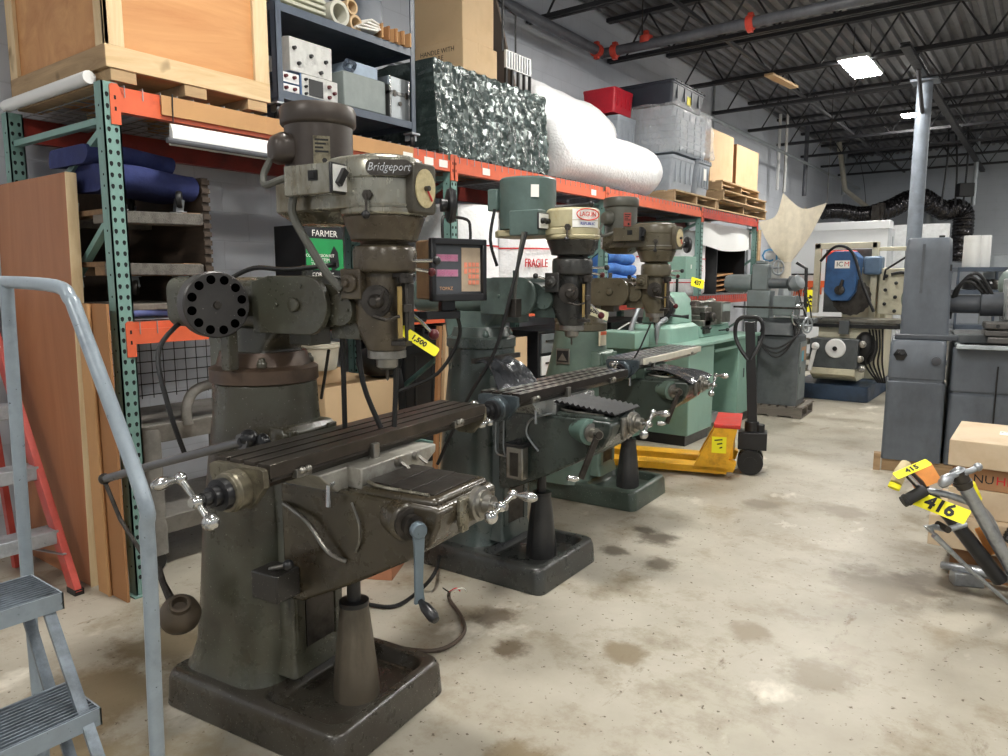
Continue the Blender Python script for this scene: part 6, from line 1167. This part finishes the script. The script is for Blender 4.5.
# ------------------------------------------------------------------ cartons and the bender at the aisle's near right
M_box = mat('tan_carton', (204,184,156), 0.75, grime=(180,152,118), gs=3, ga=0.5, gb=0.9, var=0.04)
M_boxd = mat('brown_carton', (166,124,88), 0.75, grime=(146,106,72), gs=3, ga=0.5, gb=0.9)
pl_ = (M_palletw, M_palletx)
carton('cardboard_box', 'flat tan carton on top of the stack beside the tube bender', (0.62,4.33,0.60), (0.97,0.62,0.135), 0, M_box, False, txt=None, mf=None)
o = tag(MB().bx(-0.15,0.02,4.62,4.72,0.7352,0.736).build('shipping_label', M_paper, smooth=False), 'white shipping label on the top carton of the stack', 'label')
text('PARTS 04-18\n00 2291', 0.03, M_ink, o, basis((-0.065,4.67,0.7365),(1,0,0),(0,0,1)), ext=0.0003)
B = basis((0.16,4.64,0.7365),(1,0.1,0),(0,0,1)); ytag('lot_tag', 'yellow tag lying on the top carton of the stack', B, '', 0.2, 0.05)
t = carton('cardboard_box', 'brown carton with black and red lettering under the top carton', (0.60,4.37,0.482), (0.93,0.56,0.117), 0, M_boxd, False)
text('NU', 0.062, M_ink, t, basis((-0.745,-0.001,0.055),(1,0,0),(0,-1,0)), ext=0.0005, align='RIGHT'); text('HEAT', 0.062, M_redink, t, basis((-0.74,-0.001,0.055),(1,0,0),(0,-1,0)), ext=0.0005, align='LEFT')
carton('cardboard_box', 'plain tan carton third from the top of the stack', (0.60,4.36,0.335), (0.94,0.56,0.146), 0, M_box, False)
carton('cardboard_box', 'long tan carton jutting out towards the aisle from the stack', (0.60,4.29,0.172), (1.01,0.6,0.162), 0, M_box, False)
carton('cardboard_box', 'brown carton at the bottom of the stack on the floor', (0.60,4.38,0.0), (0.91,0.5,0.171), 0, M_boxd, False)
# tube bender
DB = 3.3
def bp(x, y, d=0.0): return ad(x, y, DB+d)
M_alu = mat('cast_aluminium', (172,176,180), 0.35, 0.75, grime=(120,122,126), gs=14, ga=0.5, gb=0.8)
t = thing('tube_bender', 'silver and black long-handled tube bender leaning beside the carton stack', 'tube bender', (0,0,0)); base = bp(1040,640); t.location = (base.x,base.y,0); O_ = V(t.location)
L = lambda x,y,d=0.0: bp(x,y,d)-O_
MB().tube([L(960,478),L(1008,562),L(1040,622)],0.030,16).build('main_tube', M_alu, t)
MB().cyl(L(957,471),L(965,487),0.036,20).cyl(L(962,481),L(963,484),0.041,20).build('tube_collar', M_dsteel, t)
k_ = MB().ball(L(960,473),(0.035,0.035,0.03)); k_.tube([L(940,486,-0.02),L(950,477,-0.02),L(960,473,-0.02),L(970,471,-0.02),L(980,466,-0.02)],[0.016,0.024,0.028,0.02,0.014],10,3); k_.ball(L(978,467,-0.02),0.02).ball(L(948,479,-0.02),0.024); k_.build('cast_hand_knob', M_alu, t)
MB().tube([L(925,490,0.02),L(955,497,0.02),L(985,512,0.02),L(1002,545,0.02),L(1030,600,0.02)],0.017,10,4).build('curved_strut', M_alu, t)
MB().tube([L(905,470,0.03),L(935,500,0.03),L(965,535,0.03),L(1000,580,0.03)],[0.022,0.026,0.034,0.036],10).build('black_lever', M_blackp, t)
MB().tube([L(908,474,-0.03),L(925,492,-0.03)],0.008,8).build('lever_rod', M_chrome, t)
MB().cyl(L(925,490,-0.04),L(903,502,-0.04),0.027,18).cyl(L(908,499,-0.04),L(906,500.4,-0.04),0.030,18).build('rubber_grip', mat('ribbed_grip',(40,40,42),0.6), t)
MB().tube([L(928,531,-0.05),L(934,527,-0.05),L(948,529,-0.05),L(966,524,-0.05)],[0.012,0.03,0.026,0.014],10,4).build('clevis', M_alu, t)
MB().lathe([(0.016,-0.04),(0.016,0.04)],L(943,527,-0.06),_fh,12).build('pivot_bolt', M_dsteel, t)
MB().tube([L(934,535,-0.04),L(965,565,-0.04),L(1012,606,-0.04)],[0.014,0.010,0.009],10).build('link_rod', M_alu, t)
MB().tube([L(968,484,0.02),L(975,500,0.02)],0.0305,12).build('yellow_band', M_yellow, t)
# second tool: hammer-like cream handle
h = thing('cream_handle', 'cream wooden handle with a yellow end laid over the black lever', 'handle', bp(900,475,-0.06)); H0 = V(h.location)
MB().tube([bp(906,464,-0.03)-H0,bp(901,472,-0.06)-H0,bp(896,483,-0.08)-H0],[0.024,0.028,0.025],14).build('grip', mat('cream_wood',(206,190,150),0.6), h); MB().cyl(bp(895.5,484,-0.08)-H0,bp(893.5,488.5,-0.085)-H0,0.026,16).build('end_cap', M_yellow, h)
B = basis((0,0,0),bp(960,520)-bp(925,490),(-0.1,-0.75,0.66)); B.translation = bp(940,507,-0.10); ytag('lot_tag', 'yellow lot tag reading 416 on the tube bender', B, '416', 0.235, 0.075, sz=0.085)
B = basis((0,0,0),bp(930,464)-bp(900,474),(-0.15,-0.5,0.85)); B.translation = bp(912,469,-0.12); ytag('lot_tag', 'yellow lot tag laid across the cream handle', B, '415', 0.16, 0.05, sz=0.04)
B = basis((0,0,0),bp(935,478)-bp(912,487),(0.1,-0.9,0.25)); B.translation = bp(923,476,0.03); ytag('orange_tag', 'orange card tag standing above the tube bender', B, '', 0.12, 0.10, m=mat('orange_card',(246,160,84),0.6))
B = basis((0,0,0),bp(1000,560)-bp(985,530),(0.2,-0.95,0.1)); B.translation = bp(989,540,0.07); ytag('orange_tag', 'orange card tag hanging low behind the tube bender', B, '', 0.14, 0.07, m=bpy.data.materials['orange_card'])
tag(MB().tube([(0.62,4.2,0.42),(0.3,4.18,0.45),(0.12,4.2,0.40),(-0.02,4.22,0.36),(-0.06,4.22,0.28)],[0.03+0.004*(i%2) for i in range(60)],12,14).build('corrugated_hose', M_black, ang=20), 'black corrugated hose in front of the carton stack', 'hose')
q = az(962,582,0.0); tag(MB().tube([(q.x-0.1,q.y,0.07),(q.x+0.05,q.y-0.02,0.08),(q.x+0.3,q.y-0.02,0.08)],[0.02,0.03,0.028],10).box((q.x+0.02,q.y-0.02,0.035),(0.14,0.08,0.07),0.4).build('bender_foot', M_alu, None, 0.01), 'crumpled silver metal foot on the floor under the tube bender', 'foot')
# ------------------------------------------------------------------ rolling ladder, step ladder, leaning panels at the near left
M_lad = mat('ladder_blue_grey', (138,149,158), 0.35, 0.1, grime=(104,114,124), gs=6, ga=0.55, gb=0.8, speck=(60,62,66), ss=90, sa=0.72)
M_tread = mat('tread_grey', (122,132,142), 0.4, 0.2, grime=(84,90,96), gs=14, ga=0.4, gb=0.7)
t = thing('rolling_ladder', 'blue-grey rolling ladder with serrated treads and a bent pipe handrail', 'ladder', (-1.79,0.745,0))
for k, (xn, z) in enumerate(((0.163,0.254),(0.0,0.508),(-0.163,0.762),(-0.326,1.016))):
    if k == 3: continue
    tr = MB().bx(xn-0.19,xn+0.004,-0.62,0,z-0.035,z-0.032); 
    tr = MB().bx(xn,xn+0.004,-0.62,0,z-0.042,z+0.002).bx(xn-0.19,xn-0.186,-0.62,0,z-0.042,z+0.002).bx(xn-0.19,xn+0.004,-0.004,0,z-0.042,z+0.002).bx(xn-0.19,xn+0.004,-0.62,-0.616,z-0.042,z+0.002)
    tr = tr.build('tread_frame', M_lad, t, smooth=False)
    g_ = MB()
    for i in range(13): g_.bx(xn-0.183+i*0.0148,xn-0.179+i*0.0148,-0.615,-0.005,z-0.016,z+0.003)
    for i in range(31): g_.bx(xn-0.186,xn,-0.612+i*0.02,-0.609+i*0.02,z-0.012,z-0.002)
    g_.build('grating', M_tread, tr, smooth=False)
for y in (-0.012,-0.6):
    for xa, xb in ((0.335,-0.175),(0.09,-0.345)): MB().bar((xa,y-0.02*(1 if y > -0.3 else -1),0.0),(xb,y-0.02*(1 if y > -0.3 else -1),0.725),0.012,0.026,(0,1,0)).build('stringer', M_tread, t)
rl = [(0.20,0.03,0.0),(0.205,0.03,0.44),(0.225,0.03,0.84),(0.228,0.03,1.00),(0.215,0.03,1.09),(-0.02,0.03,1.455),(-0.06,0.03,1.505),(-0.13,0.03,1.535),(-0.46,0.03,1.545),(-0.85,0.03,1.545)]
MB().tube(rl,0.0165,14,5).build('handrail', M_lad, t); MB().tube([(-0.47,0.03,0.70),(-0.43,0.03,1.54)],0.0165,14).build('rail_post', M_lad, t)
MB().tube([(0.22,0.03,0.12),(0.2,-0.63,0.12)],0.0165,10).tube([(-0.55,0.03,0.12),(-0.55,-0.63,0.12)],0.0165,10).tube([(0.2,0.03,0.12),(-0.55,0.03,0.12)],0.0165,10).tube([(-0.47,0.03,0.0),(-0.47,0.03,0.75)],0.0165,10).build('base_frame', M_lad, t)
for y in (0.03,-0.63): MB().lathe([(0.02,-0.012),(0.03,-0.012),(0.03,0.012),(0.02,0.012)],(-0.55,y,0.03),(0,1,0),16).tube([(-0.55,y,0.03),(-0.55,y,0.12)],0.01,8).build('caster_wheel', M_black, t)
# orange-red fibreglass step ladder
M_fib = mat('red_fibreglass', (192,80,70), 0.4, grime=(168,66,58), gs=5)
M_alu2 = mat('aluminium_step', (176,182,188), 0.35, 0.5, grime=(140,146,152), gs=8)
t = thing('step_ladder', 'red fibreglass step ladder with aluminium steps leaning by the plywood sheet', 'step ladder', (-3.77,1.50,0))
tx, tz = -0.70, 1.18
for y in (0.0,-0.46): MB().bar((0.0,y,0.0),(tx*1.25,y-(0.0 if y == 0 else -0.04),tz*1.25),0.035,0.075,(1,0,0.5)).build('side_rail', M_fib, t, 0.004); MB().bx(-0.06,0.03,y-0.02,y+0.025,0,0.03).build('foot_pad', M_black, t)
for z in (0.27,0.57,0.87,1.17,1.42): x = tx*z/tz; MB().bx(x-0.10,x+0.03,-0.46,-0.005,z-0.035,z+0.035).build('step', M_alu2, t, 0.004)
for y in (-0.04,-0.42): MB().bar((-0.62,y,0.0),(tx*1.25,y,tz*1.25),0.03,0.05,(1,0,0)).build('rear_rail', M_fib, t, 0.003)
MB().bar((-0.05,-0.02,0.2),(-0.45,-0.02,0.14),0.02,0.006).build('spreader', M_galv, t)
# plywood panel and cardboard sheets leaning on the rack end
o = thing('plywood_sheet', 'tall brown plywood sheet with a pale edge leaning against the rack end', 'panel', (-3.79,1.585,0)); o.rotation_euler = (math.radians(-0.8),0,0)
MB().bx(-0.87,-0.005,0.0,0.04,0.0,2.06).build('core', M_plyz, o); MB().bx(-0.005,0.0,0.0,0.045,0,2.06).bx(-0.006,0.0,-0.005,0.0,0,2.06).build('edge_band', M_pinez, o)
o = thing('cardboard_sheet', 'wide flattened brown cardboard leaning on the teal rack upright', 'cardboard', (-3.46,1.60,0)); MB().bx(-0.155,0,0,0.012,0,1.44).bx(-0.155,0,-0.0,0.0005,0.995,1.0).build('sheet', M_cardd, o); 
o = thing('cardboard_sheet', 'narrow folded brown cardboard between the plywood sheet and the wide cardboard', 'cardboard', (-3.61,1.585,0)); MB().bx(-0.11,0,0,0.008,0,1.44).tube([(0,0.004,0),(0,0.004,1.44)],0.01,8).build('sheet', M_card, o)
# loose cable ends on the floor by the mills
P_ = [az(392,598,0.012),az(430,652,0.012),az(455,640,0.012),az(466,622,0.012),az(450,600,0.012),az(447,590,0.02)]
P_ = [az(372,640,0.012),az(400,648,0.012),az(438,650,0.012),az(462,636,0.012),az(463,620,0.012),az(450,600,0.014),az(449,592,0.05)]
o = thing('power_cable', 'grey-brown power cable with bare red and white wire ends on the floor', 'cable', P_[3]); q0 = V(o.location)
MB().tube([p-q0 for p in P_],0.009,8,6).build('sheath', mat('cable_brown',(84,72,62),0.5), o)
for k, (dx, m_) in enumerate(((460,M_redink),(466,M_paper),(447,M_ink))): MB().tube([P_[-1]-q0,az(dx-4,588,0.08)-q0,az(dx,591,0.03)-q0],0.003,6,4).build('wire_end', m_, o)
P_ = [az(366,604,0.012),az(395,606,0.012),az(420,590,0.012),az(436,570,0.10),az(440,545,0.012)]
tag(MB().tube(P_,0.010,8,6).build('floor_cable', M_black), 'black cable looping on the floor between the first and second mills', 'cable')
q = az(395,572,0.0); tag(MB().box((q.x-0.25,q.y+0.1,0.16),(0.34,0.42,0.02),0.35,Matrix.Rotation(0.5,3,'Y')).build('orange_board', mat('salmon_board',(190,124,92),0.6)), 'salmon-brown board lying behind the near mill pedestal', 'board') if 0 else None
carton('cardboard_box', 'low salmon-brown carton on the floor between the first and second mills', (-2.62,2.55,0.0), (0.4,0.36,0.26), 0.5, mat('salmon_carton',(186,128,96),0.7), False)
q = [az(560,478,0.012),az(590,470,0.012),az(640,468,0.012),az(668,455,0.012),(-2.55,6.2,0.3)]
tag(MB().tube([V(q[0]),V(q[1]),V(q[2]),V(q[3])],0.008,6,6).build('floor_cable', M_black), 'black cable on the floor between the third mill base and the yellow forks', 'cable')
# ------------------------------------------------------------------ keep thing > part > sub-part, no deeper
def _depth(o):
    d = 0
    while o.parent: o = o.parent; d += 1
    return d
def _root(o):
    while o.parent: o = o.parent
    return o
_again = True
while _again:
    _again = False
    for o in list(SC.objects):
        if o.parent and _depth(o) >= 3: o.parent.parent = _root(o); _again = True
# ------------------------------------------------------------------ camera, world, view
cd = bpy.data.cameras.new('camera'); cam = bpy.data.objects.new('camera', cd); COL.objects.link(cam)
cd.sensor_fit = 'HORIZONTAL'; cd.sensor_width = 36.0; cd.lens = 36.0*728/1008; cd.clip_start = 0.05; cd.clip_end = 100
cam.location = (0, 0, 1.55)
cam.rotation_euler = (math.radians(90-7.667), 0, math.radians(36.623))
SC.camera = cam
w = bpy.data.worlds.new('world'); SC.world = w; w.use_nodes = True
w.node_tree.nodes['Background'].inputs[0].default_value = (0.92, 0.96, 1.0, 1); w.node_tree.nodes['Background'].inputs[1].default_value = AMB
SC.view_settings.view_transform = 'Standard'; SC.view_settings.look = 'None'; SC.view_settings.gamma = 1.0; SC.view_settings.use_curve_mapping = False
SC.view_settings.exposure = EXPO
SC.cycles.max_bounces = 6; SC.cycles.diffuse_bounces = 3; SC.cycles.glossy_bounces = 3; SC.cycles.transparent_max_bounces = 8
SC.cycles.sample_clamp_indirect = 6.0; SC.cycles.caustics_reflective = False; SC.cycles.caustics_refractive = False
